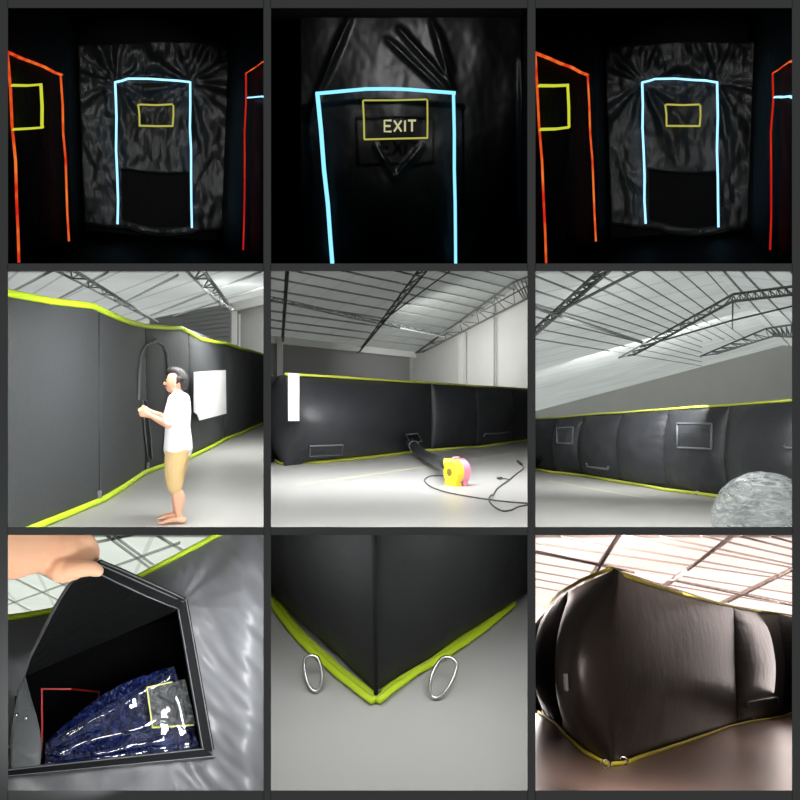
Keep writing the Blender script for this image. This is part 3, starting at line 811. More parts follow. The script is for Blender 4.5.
def man(bay):
    base = bay.fl(178, 522)
    f = V((-.96, .28, 0)).normalized(); s = V((-f.y, f.x, 0))          # forward, his left (towards the viewer)
    if s.y > 0: s = -s
    P = lambda a, b, z: base + f * a + s * b + V((0, 0, z))
    root = empty('person', bay, base, 'barefoot man in white T-shirt and khaki shorts reaching for the zip door', 'person')
    g = G()
    # legs: near (b>0) and far
    for b, a0 in ((.10, -.02), (-.13, .07)):
        g.limb([P(.0, b * .8, .86), P(.02 + a0 * .5, b, .47), P(-.015 + a0, b * 1.05, .10)], [.085, .052, .034], side=f)
        g.limb([P(.01 + a0 * .8, b, .40), P(-.03 + a0, b, .30), P(-.02 + a0, b, .16)], [.045, .052, .036], side=f)
        g.limb([P(-.065 + a0, b * 1.05, .045), P(.03 + a0, b * 1.1, .05), P(.14 + a0, b * 1.15, .028)], [(.04, .034), (.036, .042), (.022, .045)], side=V((0, 0, 1)))
        for k in range(5):
            t = (k - 2) * .017
            g.limb([P(.13 + a0 - abs(t) * .4, b * 1.15 + t, .02), P(.185 + a0 - abs(t - .034) * .7, b * 1.15 + t * 1.1, .013)], [.014, .011 if k < 4 else .014], 8)
    # torso, neck
    g.limb([P(0, 0, .84), P(.005, 0, 1.0), P(.0, 0, 1.2), P(-.01, 0, 1.36), P(.0, 0, 1.42)], [(.11, .15), (.10, .135), (.11, .15), (.10, .16), (.06, .12)], 18, side=f)
    g.limb([P(-.005, 0, 1.38), P(.02, 0, 1.50)], [.058, .055], side=f)
    # head
    g.limb([P(.03, 0, 1.50), P(.035, 0, 1.56), P(.02, 0, 1.63)], [(.075, .062), (.10, .078), (.10, .08)], 18, side=f)
    g.limb([P(.10, 0, 1.50), P(.075, 0, 1.485)], [.032, .03])           # chin
    g.limb([P(.125, 0, 1.60), P(.152, 0, 1.555)], [.012, .017], 8)      # nose
    for b in (-.082, .082): g.limb([P(.015, b, 1.59), P(.02, b * .98, 1.53)], [(.02, .010), (.014, .009)], 8, side=f)
    # arms: near arm and far arm reach forward to the slit
    for b, hz, ha in ((.18, 1.22, .36), (-.18, 1.25, .40)):
        sh, el, wr = P(-.01, b, 1.37), P(.06, b * 1.15, 1.11), P(ha - .09, b * .55, hz - .02)
        g.limb([sh, sh.lerp(el, .5), el], [.055, .048, .040]); g.limb([el, el.lerp(wr, .4), wr], [.042, .040, .027])
        pal = P(ha - .02, b * .45, hz)
        g.limb([wr, pal], [(.024, .03), (.02, .042)], 10, side=s)
        for k in range(4):
            o = V((0, 0, .027 - k * .018))
            L = (.075, .085, .08, .062)[k]
            p0 = pal + o + f * .01; p1 = p0 + f * L * .5; p2 = p1 + f * L * .25 - s * (1 if b > 0 else -1) * .03
            g.limb([p0, p1, p2], [.0105, .0095, .008], 8)
        g.limb([pal + V((0, 0, .02)) - f * .03, pal + V((0, 0, .045)) + f * .01, pal + V((0, 0, .05)) + f * .04], [.014, .012, .010], 8)
    body = put('body', g, M['skin'], bay, parent=root, remesh=(.009, 3))
    # hair
    g = G()
    g.limb([P(-.055, 0, 1.54), P(-.04, 0, 1.61), P(.0, 0, 1.66), P(.06, 0, 1.675), P(.10, 0, 1.655)], [(.05, .072), (.075, .086), (.07, .086), (.055, .08), (.03, .06)], 18)
    for b in (-.078, .078): g.limb([P(-.02, b, 1.62), P(.0, b, 1.56)], [(.03, .012), (.015, .01)], 8, side=f)
    put('hair', g, M['hair'], bay, parent=root, remesh=(.011, 2))
    for b in (-.033, .033): put('eye', G().ball(P(.126, b, 1.585), .011, 10), M['eye'], bay, parent=root, smooth=True)
    put('mouth', G().limb([P(.128, -.022, 1.515), P(.136, 0, 1.516), P(.128, .022, 1.515)], [.006, .008, .006], 8), M['lip'], bay, parent=root, smooth=True)
    # T-shirt
    g = G()
    g.limb([P(.0, 0, .83), P(.0, 0, .92), P(.005, 0, 1.08), P(.0, 0, 1.25), P(-.01, 0, 1.36), P(.0, 0, 1.43)], [(.158, .185), (.15, .18), (.135, .165), (.14, .175), (.118, .18), (.07, .11)], 22, side=f)
    for b in (.18, -.18):
        g.limb([P(-.01, b * .85, 1.375), P(.02, b * 1.08, 1.26), P(.045, b * 1.16, 1.17)], [(.09, .085), (.082, .078), (.078, .072)], 14, side=f)
    put('t_shirt', g, M['shirt'], bay, parent=root, remesh=(.010, 3))
    # shorts
    g = G()
    g.limb([P(0, 0, .92), P(0, 0, .80)], [(.135, .165), (.145, .17)], 20, side=f)
    for b, a0 in ((.10, .0), (-.13, .06)):
        g.limb([P(-.005, b * .75, .82), P(.015 + a0 * .4, b, .60), P(.01 + a0 * .8, b * 1.02, .41)], [(.135, .10), (.11, .098), (.085, .08)], 16, side=f)
    put('shorts', g, M['shorts'], bay, parent=root, remesh=(.010, 3))

scene_man()

# ================================================================== blower in front of the inflatable
def scene_blower():
    bay = Bay((271, 271, 527.5, 527), (399, 405), 1.7)
    BAYS['blower'] = bay
    fl = flat(bay, 'floor', (V((0, 0, -1.7)), V((0, 0, 1))), M['floor'])
    pa = bay.at(271, 335, 40); pb = bay.at(415, 351.5, 50); pc = bay.at(527, 278, 41)
    pl = plane3(pa, pb, pc)
    roof = flat(bay, 'ceiling', pl, roof_mat('dim_roof_sheet', (.36, .38, .36), .9, (pb - pa).normalized(), 2.2))
    glow_over(bay, pl, .12, .85)
    vp = (1010, 416); segs = []
    for x0, y0 in ((271, 326), (271, 318), (271, 309), (271, 299), (271, 288), (271, 276), (290, 268), (340, 268), (385, 266), (430, 266), (475, 266)):
        t = .44 if y0 > 267 else .3
        segs.append(((x0 - 10, y0 - .012 * (vp[1] - y0)), (x0 + (vp[0] - x0) * t, y0 + (vp[1] - y0) * t)))
    purlins(bay, roof, pl, segs, .055, M['purlin'])
    truss(bay, 'dark steel roof truss standing nearly upright above the white paper', pl, [(285.5, 262), (281, 341)], [(289, 262), (283, 341)], M['truss'], .05, 10)
    truss(bay, 'dark steel roof truss sloping above the middle of the blower wall', pl, [(421, 262), (357, 350)], [(434, 262), (360, 351)], M['truss'], .055, 12, tie=[(462, 262), (381, 322)])
    truss(bay, 'deep steel roof truss along the top of the pale end wall', pl, [(536, 270), (512, 279.5), (415, 350.5)], [(536, 294), (524, 300), (423, 352)], M['truss'], .06, 12, tie=[(536, 281), (440, 335)])
    a, b = bay.on(268, 293, pl), bay.on(442, 331, pl)
    truss(bay, 'long lattice girder crossing below the roof behind the dark trusses', pl, [(266, 292), (352, 312), (445, 332)], [(266, 299), (352, 318), (445, 337)], M['purlin'], .045, 22)
    # eave beam, column and walls
    bd = pb - pa
    struct('trim_eave', G().bar(pa - bd * .1 + V((0, 0, -.25)), pb + V((0, 0, -.25)), .3, .42), M['white'], bay)
    c = bay.at(280, 338, 39.4); struct('column', G().bar(V((c.x, c.y, -1.7)), c, .3, .3, (0, 1, 0)), M['white'], bay)
    dh = V((bd.x, bd.y, 0)).normalized(); back = V((-dh.y, dh.x, 0));
    if back.y < 0: back = -back
    a, b = pa + back * .5 - bd * .2, pb + back * .5
    struct('wall_far', G().quad(V((a.x, a.y, -1.7)), V((b.x, b.y, -1.7)), b + V((0, 0, -.2)), a + V((0, 0, -.2))), M['wall_dark'], bay)
    # pale end wall under the deep truss
    e1 = bay.on(540, 272, pl); e0 = b
    struct('wall_right', G().poly([V((e0.x, e0.y, -1.7)), V((e1.x, e1.y, -1.7)), e1, pb.copy()]), M['wall'], bay)
    wn = (V((e1.x, e1.y, 0)) - V((e0.x, e0.y, 0))).cross(V((0, 0, 1))).normalized()
    if wn.dot(e0) > 0: wn = -wn
    wp = (e0 + wn * .25, wn)
    for x, y, w in ((462, 333, .5),):
        t = bay.on(x, y, wp); struct('column', G().bar(V((t.x, t.y, -1.7)), t, w, .3, wn), M['wall'], bay)
    t = bay.on(494, 304, wp); put('drain_pipe', G().tube([V((t.x, t.y, -1.7)), t], .05, 8), M['purlin'], bay, label='thin dark vertical pipe on the pale end wall', cat='pipe')
    for x0, y0, x1, y1 in ((300, 484.5, 436, 465), (474, 459, 540, 448.5)):
        p, q = bay.fl(x0, y0), bay.fl(x1, y1)
        put('floor_marking', G().bar(p + V((0, 0, .002)), q + V((0, 0, .002)), .16, .004), M['line'], bay, parent=fl)
    # inflatable
    st = [(262, 441, 382), (284.5, 466, 374), (431, 450.5, 383), (475.5, 447.5, 386), (511, 443, 388), (545, 438, 390)]
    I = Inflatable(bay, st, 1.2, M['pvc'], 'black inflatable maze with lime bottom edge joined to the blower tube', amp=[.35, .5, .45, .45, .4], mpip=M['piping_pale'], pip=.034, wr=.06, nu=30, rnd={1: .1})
    I.bottom_piping([(268, 448), (276, 459), (286, 465), (310, 461), (339, 456.6), (370, 453.5), (399, 451), (412, 450), (431, 451), (452, 447), (464, 447.6), (475.5, 448), (485, 445.5), (495, 443.6), (510, 443), (527, 439.6), (540, 437)], .045)
    I.top_piping([(285, 374), (330, 377), (380, 380.5), (431, 383), (475, 386), (511, 388), (540, 390)], .04)
    I.patch('velcro_flap', [(309, 446), (341.5, 445), (340.5, 455), (308.5, 456.5)], M['mesh'], .03, .03)
    I.ribbon('flap_border', [(309, 446), (341.5, 445), (340.5, 454.5), (308.5, 456)], .025, .04, M['outline'])
    I.ribbon('carry_handle', [(483, 436.5), (484, 434), (496, 433.5), (509, 432), (509.5, 435)], .035, .04, M['outline'], closed=False)
    for x, y in ((291, 465), (397, 453)):
        p = bay.fl(x, y); put('anchor_ring', G().tube([p + V((.07 * math.cos(t * .7), -.1, .08 + .07 * math.sin(t * .7))) for t in range(9)], .015, 6, closed=True), M['steel'], bay, parent=I.root)
    # white paper
    q = [(288, 373), (299, 373.6), (299, 421), (288, 421)]
    nn = I.nrm[1]; P = I.front(q, 1, .02)
    put('paper_sheet', G().hexa(P, [p + nn * .012 for p in P]), M['paper'], bay, label='tall blank white paper hanging on the inflatable corner near the blower', cat='paper')
    # inlet tube
    tube = I.root
    m0 = I.on(408, 438, off=-.05, k=1); bl = bay.fl(456, 485.5); yb = bl + V((-.16, 0, .42))
    end = bay.at(445, 464, bl.y - .02 + .1)
    pts = [m0, bay.at(414, 446, m0.y - .5), bay.at(424, 455, (m0.y + end.y) / 2 + 1.2), bay.at(434, 459.5, (m0.y + end.y) / 2 - .8), end]
    put('inlet_sleeve', G().limb(pts, [.15, .14, .15, .14, .11], 16), M['pvc'], bay, parent=tube, smooth=True)
    q = [(402, 434.5), (414, 433.5), (418, 441), (407, 443)]
    P = [I.on(x, y, off=.10, k=1) for x, y in q]
    put('collar_flap', G().hexa(P, [p + nn * .05 for p in P]), M['webbing'], bay, parent=tube)
    put('collar_border', G().tube([p + nn * .05 for p in P], .03, 6, closed=True), M['outline'], bay, parent=tube)
    put('tie_strap', G().tube([pts[1] + V((.17 * math.cos(t), -.03, .17 * math.sin(t))) for t in [i * .42 for i in range(15)]], .02, 6, closed=True), M['outline'], bay, parent=tube)
    blower(bay, bl, end)
    # cable
    def cab(pts, lab, over=()):
        P = [bay.fl(*p) + V((0, 0, .055 if i in over else .02)) for i, p in enumerate(pts)]; Q = []
        for i in range(len(P) - 1):
            p0, p1, p2, p3 = P[max(i - 1, 0)], P[i], P[i + 1], P[min(i + 2, len(P) - 1)]
            for j in range(6):
                t = j / 6; Q.append(.5 * (2 * p1 + (p2 - p0) * t + (2 * p0 - 5 * p1 + 4 * p2 - p3) * t * t + (3 * p1 - p0 - 3 * p2 + p3) * t ** 3))
        Q.append(P[-1])
        root = empty('power_cable', bay, P[0] - V((0, 0, .02)), lab, 'cable')
        put('cord', G().tube(Q, .014, 8), M['cable'], bay, parent=root, smooth=True)
        return root, P
    cab([(447, 477), (440.7, 476.5), (430, 477), (424.5, 481), (430, 487), (442.5, 492), (460, 496), (484.5, 500), (509, 503), (534, 504.7)], 'long grey cable curving over the floor from the blower')
    r, P = cab([(536, 507), (527, 506.2), (518, 508), (511, 511.3), (502, 512), (493, 509), (489, 503), (491, 498), (493, 496), (497, 489.6), (503, 485), (509, 481), (517, 474), (523.5, 468.5), (519, 463.5)], 'second grey cable looping back past the blower with a plug end', (5, 6, 7))
    put('plug', G().bar(bay.fl(521.5, 465.5) + V((0, 0, .03)), bay.fl(517.5, 462) + V((0, 0, .03)), .06, .05), M['dark'], bay, parent=r)
    put('branch_cord', G().tube([bay.fl(*p) + V((0, 0, .02)) for p in ((509, 480.6), (506, 479.5), (499, 479.6))], .014, 8), M['cable'], bay, parent=r)
    put('plug', G().bar(bay.fl(502, 479.4) + V((0, 0, .03)), bay.fl(497.5, 479.6) + V((0, 0, .03)), .06, .05), M['dark'], bay, parent=r)

def blower(bay, c, end):
    root = empty('air_blower', bay, c, 'yellow and pink electric air blower on the grey floor', 'blower')
    ax = V((-.80, -.60, 0)).normalized(); fr = V((0, 0, 1)).cross(ax)            # axis points to the yellow face; fr along the outlet
    z = V((0, 0, 1)); m = c + z * .29
    # scroll: spiral profile extruded, with rounded rims
    def scroll(a0, a1, k, m_, name):
        g = G(); lay = []
        for a, s in ((a0, .90), (a0 + .03 * (1 if a1 > a0 else -1), 1.), (a1, 1.)):
            ring = []
            for i in range(36):
                t = 2 * math.pi * i / 36
                r = (.225 + .05 * (i / 36)) * s * k
                ring.append(m + ax * a + fr * (-math.sin(t)) * r + z * math.cos(t) * r)
            lay.append(ring)
        vs = [p for r in lay for p in r]; n = 36
        fs = [tuple(range(n)), tuple(range(2 * n, 3 * n))[::-1]] + [(q * n + i, q * n + (i + 1) % n, (q + 1) * n + (i + 1) % n, (q + 1) * n + i) for q in range(2) for i in range(n)]
        g.add(vs, fs)
        return put(name, g, m_, bay, parent=root)
    scroll(.17, 0, 1., M['yellow'], 'yellow_housing'); scroll(-.22, 0, .97, M['pink'], 'pink_housing')
    # outlet nozzle towards the tube
    o0 = m + z * .15 + (end - m) * .15; d = (end - o0).normalized()
    put('outlet_nozzle', G().lathe(o0, d, [(0, .12), ((end - o0).length * .9, .11), ((end - o0).length, .125)], 24), M['yellow'], bay, parent=root, smooth=False)
    put('intake_rim', G().lathe(m + ax * .165, ax, [(0, .125), (.03, .12), (.03, .085), (.0, .08)], 28), M['yellow'], bay, parent=root)
    put('intake_grille', G().lathe(m + ax * .16, ax, [(0, .085), (.022, .083), (.026, .03)], 24), M['grille'], bay, parent=root)
    put('motor_cover', G().lathe(m - ax * .21, -ax, [(0, .17), (.05, .165), (.10, .13), (.11, .05)], 28), M['pink'], bay, parent=root)
    put('control_box', G().box(m - ax * .10 + z * .24, ax * .08, fr * .07, z * .035), M['pink'], bay, parent=root)
    for a, mm in ((.085, M['yellow']), (-.11, M['pink'])):
        lo = V((m.x, m.y, c.z)) + ax * a
        put('base_block', G().hexa([lo + ax * .075 * i + fr * .20 * j for i, j in ((-1, -1), (1, -1), (1, 1), (-1, 1))],
                                   [lo + ax * .065 * i + fr * .16 * j + z * .13 for i, j in ((-1, -1), (1, -1), (1, 1), (-1, 1))]), mm, bay, parent=root)
    for k in range(4):
        t = k * math.pi / 2 + .7
        put('screw', G().lathe(m - ax * .25 + (fr * math.cos(t) + z * math.sin(t)) * .13, -ax, [(0, .018), (.02, .014)], 10), M['paper'], bay, parent=root)
    put('carry_handle', G().tube([m + ax * .1 + z * .24, m + ax * .08 + z * .30, m - ax * .08 + z * .30, m - ax * .1 + z * .24], .02, 8), M['pink'], bay, parent=root, smooth=True)
scene_blower()

# ================================================================== inflatable row with the clear ball
def scene_ball():
    bay = Bay((535.5, 271, 792, 527), (664, 432), 1.8)
    BAYS['ball'] = bay
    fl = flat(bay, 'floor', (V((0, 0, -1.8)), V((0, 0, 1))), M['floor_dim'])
    d1 = V(((807 - 664) / F, 1, (432 - 383) / F)); d2 = V(((339 - 664) / F, 1, (432 - 511) / F))
    p0 = bay.at(625, 351, 48); n = d1.cross(d2).normalized(); n = n if n.z > 0 else -n
    pl = (p0, n)
    apex = bay.on(732, 290, pl); apex2 = bay.on(765, 326, pl); apex0 = bay.on(700, 250, pl)
    # right slope: through the ridge and the far end of the big truss
    rd = (apex2 - apex).normalized()
    hd = V((d2.x, d2.y, 0)).normalized()
    s = 3.0
    q = apex - hd * s
    for _ in range(30):
        x = bay.proj(q)[0]; s += (792 - x) * .02 * apex.y / 40; q = apex - hd * s
    q = bay.up(q, 281.5)
    plr = plane3(apex, apex2, q)
    rm = roof_mat('bright_roof_sheet', (.60, .64, .62), .8, d2.normalized(), 2.6)
    big = 160
    cutn = rd.cross(V((0, 0, 1))).normalized();
    if cutn.x < 0: cutn = -cutn
    def half(name, pln, keep, m, lift=0):
        c, nn = pln; c = c + nn * lift; x = nn.orthogonal().normalized(); y = nn.cross(x)
        bm = bmesh.new(); bm.faces.new([bm.verts.new(c + x * a * big + y * b * big) for a, b in ((-1, -1), (1, -1), (1, 1), (-1, 1))])
        bmesh.ops.bisect_plane(bm, geom=bm.verts[:] + bm.edges[:] + bm.faces[:], plane_co=apex, plane_no=cutn * keep, clear_inner=True)
        g = G()
        bm.verts.ensure_lookup_table(); bm.verts.index_update()
        g.add([v.co.copy() for v in bm.verts], [tuple(v.index for v in f.verts) for f in bm.faces]); bm.free()
        return put(name, g, m, bay, kind='structure')
    roof = half('ceiling', pl, -1, rm); roof2 = half('ceiling', plr, 1, rm)
    sk = glow('added_glow_above_gable', (1, 1, 1), 1.25)  # same added glow, unseen above both roof slopes
    half('roof_glow', pl, -1, sk, .12); half('roof_glow', plr, 1, sk, .12)
    vp = (807, 383); segs = []
    for x0, y0 in ((530, 336), (530, 325), (530, 313), (530, 300), (530, 286), (530, 271), (556, 266), (588, 266), (618, 266), (648, 266), (676, 266), (703, 266)):
        t = .62
        if x0 > 660: t = .35
        segs.append(((x0, y0), (x0 + (vp[0] - x0) * t, y0 + (vp[1] - y0) * t)))
    purlins(bay, roof, pl, segs, .036, M['purlin'])
    purlins(bay, roof2, plr, [((740, 266), (800, 330)), ((764, 266), (800, 300)), ((722, 266), (790, 345)), ((785, 262), (800, 278))], .05, M['purlin'])
    truss(bay, 'steel roof truss across the roof corner farthest from the clear ball', pl, [(598, 264), (528, 329)], [(617, 264), (528, 341)], M['truss'], .06, 10, tie=[(655, 262), (556, 313)])
    truss(bay, 'large peaked steel roof truss above the row of panels', pl, [(618, 355), (732, 290), q - n * .2], [(634, 355), (732, 301.5), bay.at(797, 294, q.y)], M['truss'], .06, 16, tie=[(640, 347), (730, 321), (797, 305)])
    a3 = bay.up(apex2 - hd * 14, 323)
    truss(bay, 'smaller peaked steel roof truss behind the large peaked one', pl, [(700, 354), (765, 326), bay.at(797, 324, apex2.y - 6)], [(716, 354), (774, 336), bay.at(797, 337, apex2.y - 6)], M['truss'], .07, 12)
    truss(bay, 'lattice girder running lengthwise below the roof over the panel row', pl, [(528, 299), (642, 338.5)], [(528, 306), (642, 343)], M['purlin'], .045, 18)
    put('tie_rod', G().tube([bay.on(731, 296, pl) - n * .3, bay.on(731, 325, pl) - n * .3], .04, 6), M['truss'], bay, label='vertical steel rod hanging from the peak of the large roof truss', cat='rod')
    # pale far wall
    flat(bay, 'wall_back', (V((0, 88, 0)), V((0, 1, 0))), M['wall'])
    for a, b, x1, y1 in ((548, 481, 640, 497),):
        p, q2 = bay.fl(a, b), bay.fl(x1, y1)
        put('floor_marking', G().bar(p + V((0, 0, .002)), q2 + V((0, 0, .002)), .1, .004), M['line'], bay, parent=fl)
    st = [(520, 466, 419.5), (557, 473, 417.5), (584, 476, 415), (622, 482.5, 412.5), (669, 490, 409), (731, 499, 405), (808, 511, 399)]
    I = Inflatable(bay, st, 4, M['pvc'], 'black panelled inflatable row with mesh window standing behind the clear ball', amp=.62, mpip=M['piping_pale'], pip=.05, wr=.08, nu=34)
    I.bottom_piping([(530, 468), (536, 469.5), (557, 473.5), (566, 473.6), (584, 476.5), (600, 478), (612, 481), (622, 483), (640, 484.3), (655, 487), (669, 491), (697, 494), (715, 496), (727, 499), (745, 501.5), (800, 510)], .05)
    I.top_piping([(530, 419), (545, 418.6), (557, 417.7), (570, 416.6), (584, 415), (605, 413.6), (622, 412.5), (645, 411), (669, 409), (700, 407), (731, 405), (796, 400)], .035)
    I.patch('mesh_window', [(680, 425), (711.5, 425), (711, 447), (680, 446)], M['mesh'], .03, .01)
    I.ribbon('window_frame', [(678.5, 423.5), (713, 423.8), (712.5, 449), (678.8, 447.5)], .034, .04, M['outline'])
    I.patch('vent_flap', [(557.5, 428), (574, 427), (573, 443.5), (558, 443)], M['mesh'], .03, .02)
    I.ribbon('vent_border', [(557.5, 428), (574, 427), (573, 443.5), (558, 443)], .03, .04, M['outline'])
    I.ribbon('carry_handle', [(587.5, 463.5), (587.8, 466.5), (598, 468), (609, 469), (609.4, 466)], .04, .04, M['outline'], closed=False)
    I.ribbon('carry_handle', [(785, 445), (787, 447.5), (800, 448)], .03, .04, M['outline'], closed=False)
    I.ribbon('side_tube', [(534, 460), (538, 463), (541, 458)], .12, .04, M['webbing'], closed=False)
    for x, y in ((697, 495), (598, 479)):
        p = bay.fl(x, y); put('anchor_ring', G().tube([p + V((.06 * math.cos(t * .7), -.12, .07 + .06 * math.sin(t * .7))) for t in range(9)], .014, 6, closed=True), M['steel'], bay, parent=I.root)
    # clear ball
    k = 43.5 / F; e = bay.at(764.5, 521, 1.0)
    Y = 1.8 / (k - e.z); c = e * Y; r = k * Y
    root = empty('zorb_ball', bay, V((c.x, c.y, -1.8)), 'large clear wrinkled inflatable ball resting on the grey floor', 'inflatable ball')
    g = G().ball(c, r, 64)
    for v in g.v:
        d = (v - c).normalized(); v += d * .012 * noise.noise(d * 7) * 1.2
    put('outer_shell', g, M['ball'], bay, parent=root, smooth=True)
    put('inner_shell', G().ball(c + V((0, 0, .02)), r * .72, 40), M['ball'], bay, parent=root, smooth=True)
    ax = V((-.55, -.6, .55)).normalized()
    put('entry_port', G().lathe(c, ax, [(r * .70, .2), (r * .98, .23), (r * 1.0, .21), (r * .70, .18)], 32), M['ball'], bay, parent=root, smooth=True)
scene_ball()

# ================================================================== hand lifting the window flap
def scene_flap():
    bay = Bay((8, 535, 263.5, 790.5), (135, 665), 1.2)
    BAYS['flap'] = bay
    A = bay.at
    # roof far above
    pl = plane3(A(8, 535, 14), A(210, 535, 13), A(60, 625, 40))
    roof = flat(bay, 'ceiling', pl, roof_mat('pale_green_roof_sheet', (.72, .77, .70), .8, (A(60, 625, 40) - A(8, 535, 14)).normalized().cross(pl[1]), 1.1))
    glow_over(bay, pl, .08, 1.9)
    segs = [((-5, 566), (110, 625)), ((-5, 590), (80, 636)), ((20, 560), (120, 612)), ((60, 532), (140, 582)), ((101, 528), (152, 567)), ((108, 528), (158, 566)), ((70, 545), (200, 518)), ((0, 606), (180, 540)), ((150, 528), (190, 552))]
    purlins(bay, roof, pl, segs, .03, M['truss_light'], .05)
    # inflatable skin with the window opening
    yl = lambda x: 617.5 - .115 * (x - 8) - .00095 * (x - 8) ** 2 if x < 60 else 608 - (x - 60) * .40 - max(0, x - 140) * .13
    root = empty('inflatable_maze', bay, A(135, 790, 1.8), 'grey sheened black inflatable side with a stitched window the hand opens', 'inflatable')
    opening = [(170, 604), (184, 606), (205, 752), (12, 768), (14, 700), (26, 672)]
    def inside(x, y):
        c = False; k = len(opening)
        for i in range(k):
            (x0, y0), (x1, y1) = opening[i], opening[i - 1]
            if (y0 > y) != (y1 > y) and x < (x1 - x0) * (y - y0) / (y1 - y0) + x0: c = not c
        return c
    def depth(px, py):
        u = (px - 135) / 130; v = (py - yl(px)) / 200
        d = 1.80 - .10 * math.exp(-((v) / .25) ** 2) * 0 + .16 * max(0, 1 - v * 1.6) ** 2
        d += .012 * noise.noise(V((px * .03, py * .03, 1)))
        if px > 175:      # creases fanning out from the window's upper corner
            ddx, ddy = px - 178, py - 606; r = math.hypot(ddx, ddy) + 1; a = math.atan2(ddy, ddx)
            d += .016 * noise.noise(V((a * 5, r * .01, 2))) * math.exp(-r / 70) * min(1, r / 15)
            d += .010 * noise.noise(V(((px + py * .9) * .02, (px - py * .9) * .075, 4)))
            d -= .06 * math.exp(-((px - 250) / 30) ** 2)
        return d
    g = G(); NX, NY = 110, 90; vs = []; fs = []
    for i in range(NX + 1):
        px = 0 + 270 * i / NX
        for j in range(NY + 1):
            py = yl(px) + (800 - yl(px)) * j / NY
            vs.append(A(px, py, depth(px, py)))
    for i in range(NX):
        for j in range(NY):
            px = 270 * (i + .5) / NX; py = yl(px) + (800 - yl(px)) * (j + .5) / NY
            if inside(px, py): continue
            fs.append((i * (NY + 1) + j, (i + 1) * (NY + 1) + j, (i + 1) * (NY + 1) + j + 1, i * (NY + 1) + j + 1))
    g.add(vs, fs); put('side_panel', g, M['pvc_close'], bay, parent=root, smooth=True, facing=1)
    xs = [0 + i * 6 for i in range(46)]
    put('top_piping', G().tube([A(x, yl(x), depth(x, yl(x)) - .005) for x in xs], .0075, 8), M['piping'], bay, parent=root, smooth=True)
    # top of the maze going back from the piping
    xs2 = [0 + i * 10 for i in range(28)]
    g = G()
    T = [A(x, yl(x), depth(x, yl(x))) for x in xs2]
    for a, b in zip(T[:-1], T[1:]): g.quad(a, b, b + V((0, 1.2, -.05)), a + V((0, 1.2, -.05)))
    put('top_skin', g, M['pvc_close'], bay, parent=root)
    # webbing frame
    def web(name, quad, Y, t=.006, stitch=True):
        P = [A(x, y, Y) for x, y in quad]
        fr = put(name, G().hexa(P, [p + V((0, t, 0)) for p in P]), M['webbing'], bay, parent=root)
        a, b, c, d = P
        for p, q in ((a, b), (d, c)):
            k = .12
            e = (d - a) * (k if p is a else -k)
            put('stitching', G().tube([p + e + V((0, -.001, 0)), q + e + V((0, -.001, 0))], .0012, 6), M['thread'], bay, parent=fr)
    web('window_frame', [(176.5, 607), (202, 752), (214.5, 750), (187.5, 599)], 1.765)
    web('window_frame', [(8, 769), (204, 748), (215, 757), (8, 777)], 1.76)
    # dark interior behind the opening
    B = [(178, 606), (204, 752), (8, 770), (10, 600)]
    fr = [A(186, 600, 1.95), A(210, 760, 1.95), A(4, 778, 1.95), A(6, 650, 1.95)]
    bk = [A(180, 618, 3.1), A(195, 735, 3.1), A(12, 745, 3.1), A(14, 655, 3.1)]
    g = G(); g.poly(bk)
    for i in range(4): g.quad(fr[i], fr[(i + 1) % 4], bk[(i + 1) % 4], bk[i])
    put('inner_chamber', g, M['seam'], bay, parent=root)
    # clear vinyl window pane in the lower part of the opening
    P = [(46, 744), (110, 708), (176, 668), (186, 684), (201, 749), (47, 766)]
    # outlines of tape seen inside
    t = empty('tape_outline', bay, A(70, 766, 2.25), 'red tape door outline seen inside the opened window', 'tape')
    put('tape_strip', G().bar(A(42, 690, 2.25), A(42.5, 757, 2.25), .009, .004), M['red_tape'], bay, parent=t)
    put('tape_strip', G().bar(A(41, 689, 2.25), A(70, 689, 2.25), .009, .004), M['red_tape'], bay, parent=t)
    put('tape_strip', G().bar(A(70, 689, 2.25), A(98, 692, 2.55), .008, .004), M['red_tape'], bay, parent=t)
    put('tape_strip', G().bar(A(98.5, 692, 2.55), A(102, 740, 2.55), .003, .003), M['red_tape'], bay, parent=t)
    def film(nm, pts_fn, m, amp, lab, nu=60, nv=40, fr=9):
        def f(u, v):
            x, y, Y = pts_fn(u, v); p = A(x, y, Y)
            p.y -= amp * (noise.noise(V((x * .09, y * .09, 2.))) + .6 * noise.noise(V((x * .22, y * .2, 7.))))
            return p
        o = put(nm, G().shell(f, nu, nv, (0, .004, 0)), m, bay, label=lab, cat='plastic film', smooth=True)
    def blue(u, v):
        xt, yt = 44 + 130 * u, 744 - 78 * u ** 1.0 - 14 * math.sin(math.pi * u)
        xb, yb = 46 + 156 * u, 770 - 18 * u
        return xt + (xb - xt) * v, yt + (yb - yt) * v, 2.12 - .10 * v
    film('blue_reflection_film', blue, M['blue_reflection'], .05, 'crumpled shiny deep blue film added for blue reflections inside the opened window')  # made-up film that carries the blue reflections of the clear window
    def gray(u, v):
        x0, y0 = 147 + 38 * u, 687 - 8 * u; x1, y1 = 152 + 44 * u, 727 - 2 * u
        return x0 + (x1 - x0) * v, y0 + (y1 - y0) * v, 1.98
    film('clear_film', gray, M['film_gray'], .02, 'crumpled clear grey film inside the lime tape outline', 30, 24)
    t = empty('tape_outline', bay, A(170, 727, 1.93), 'lime tape outline round the crumpled clear film in the window', 'tape')
    for p, q, w in (((147, 687.5), (152.5, 727.5), .006), ((152, 727.5), (194, 725), .007), ((147, 687.5), (172, 682), .004)):
        put('tape_strip', G().bar(A(*p, 1.93), A(*q, 1.93), w, .003), M['lime_tape'], bay, parent=t)
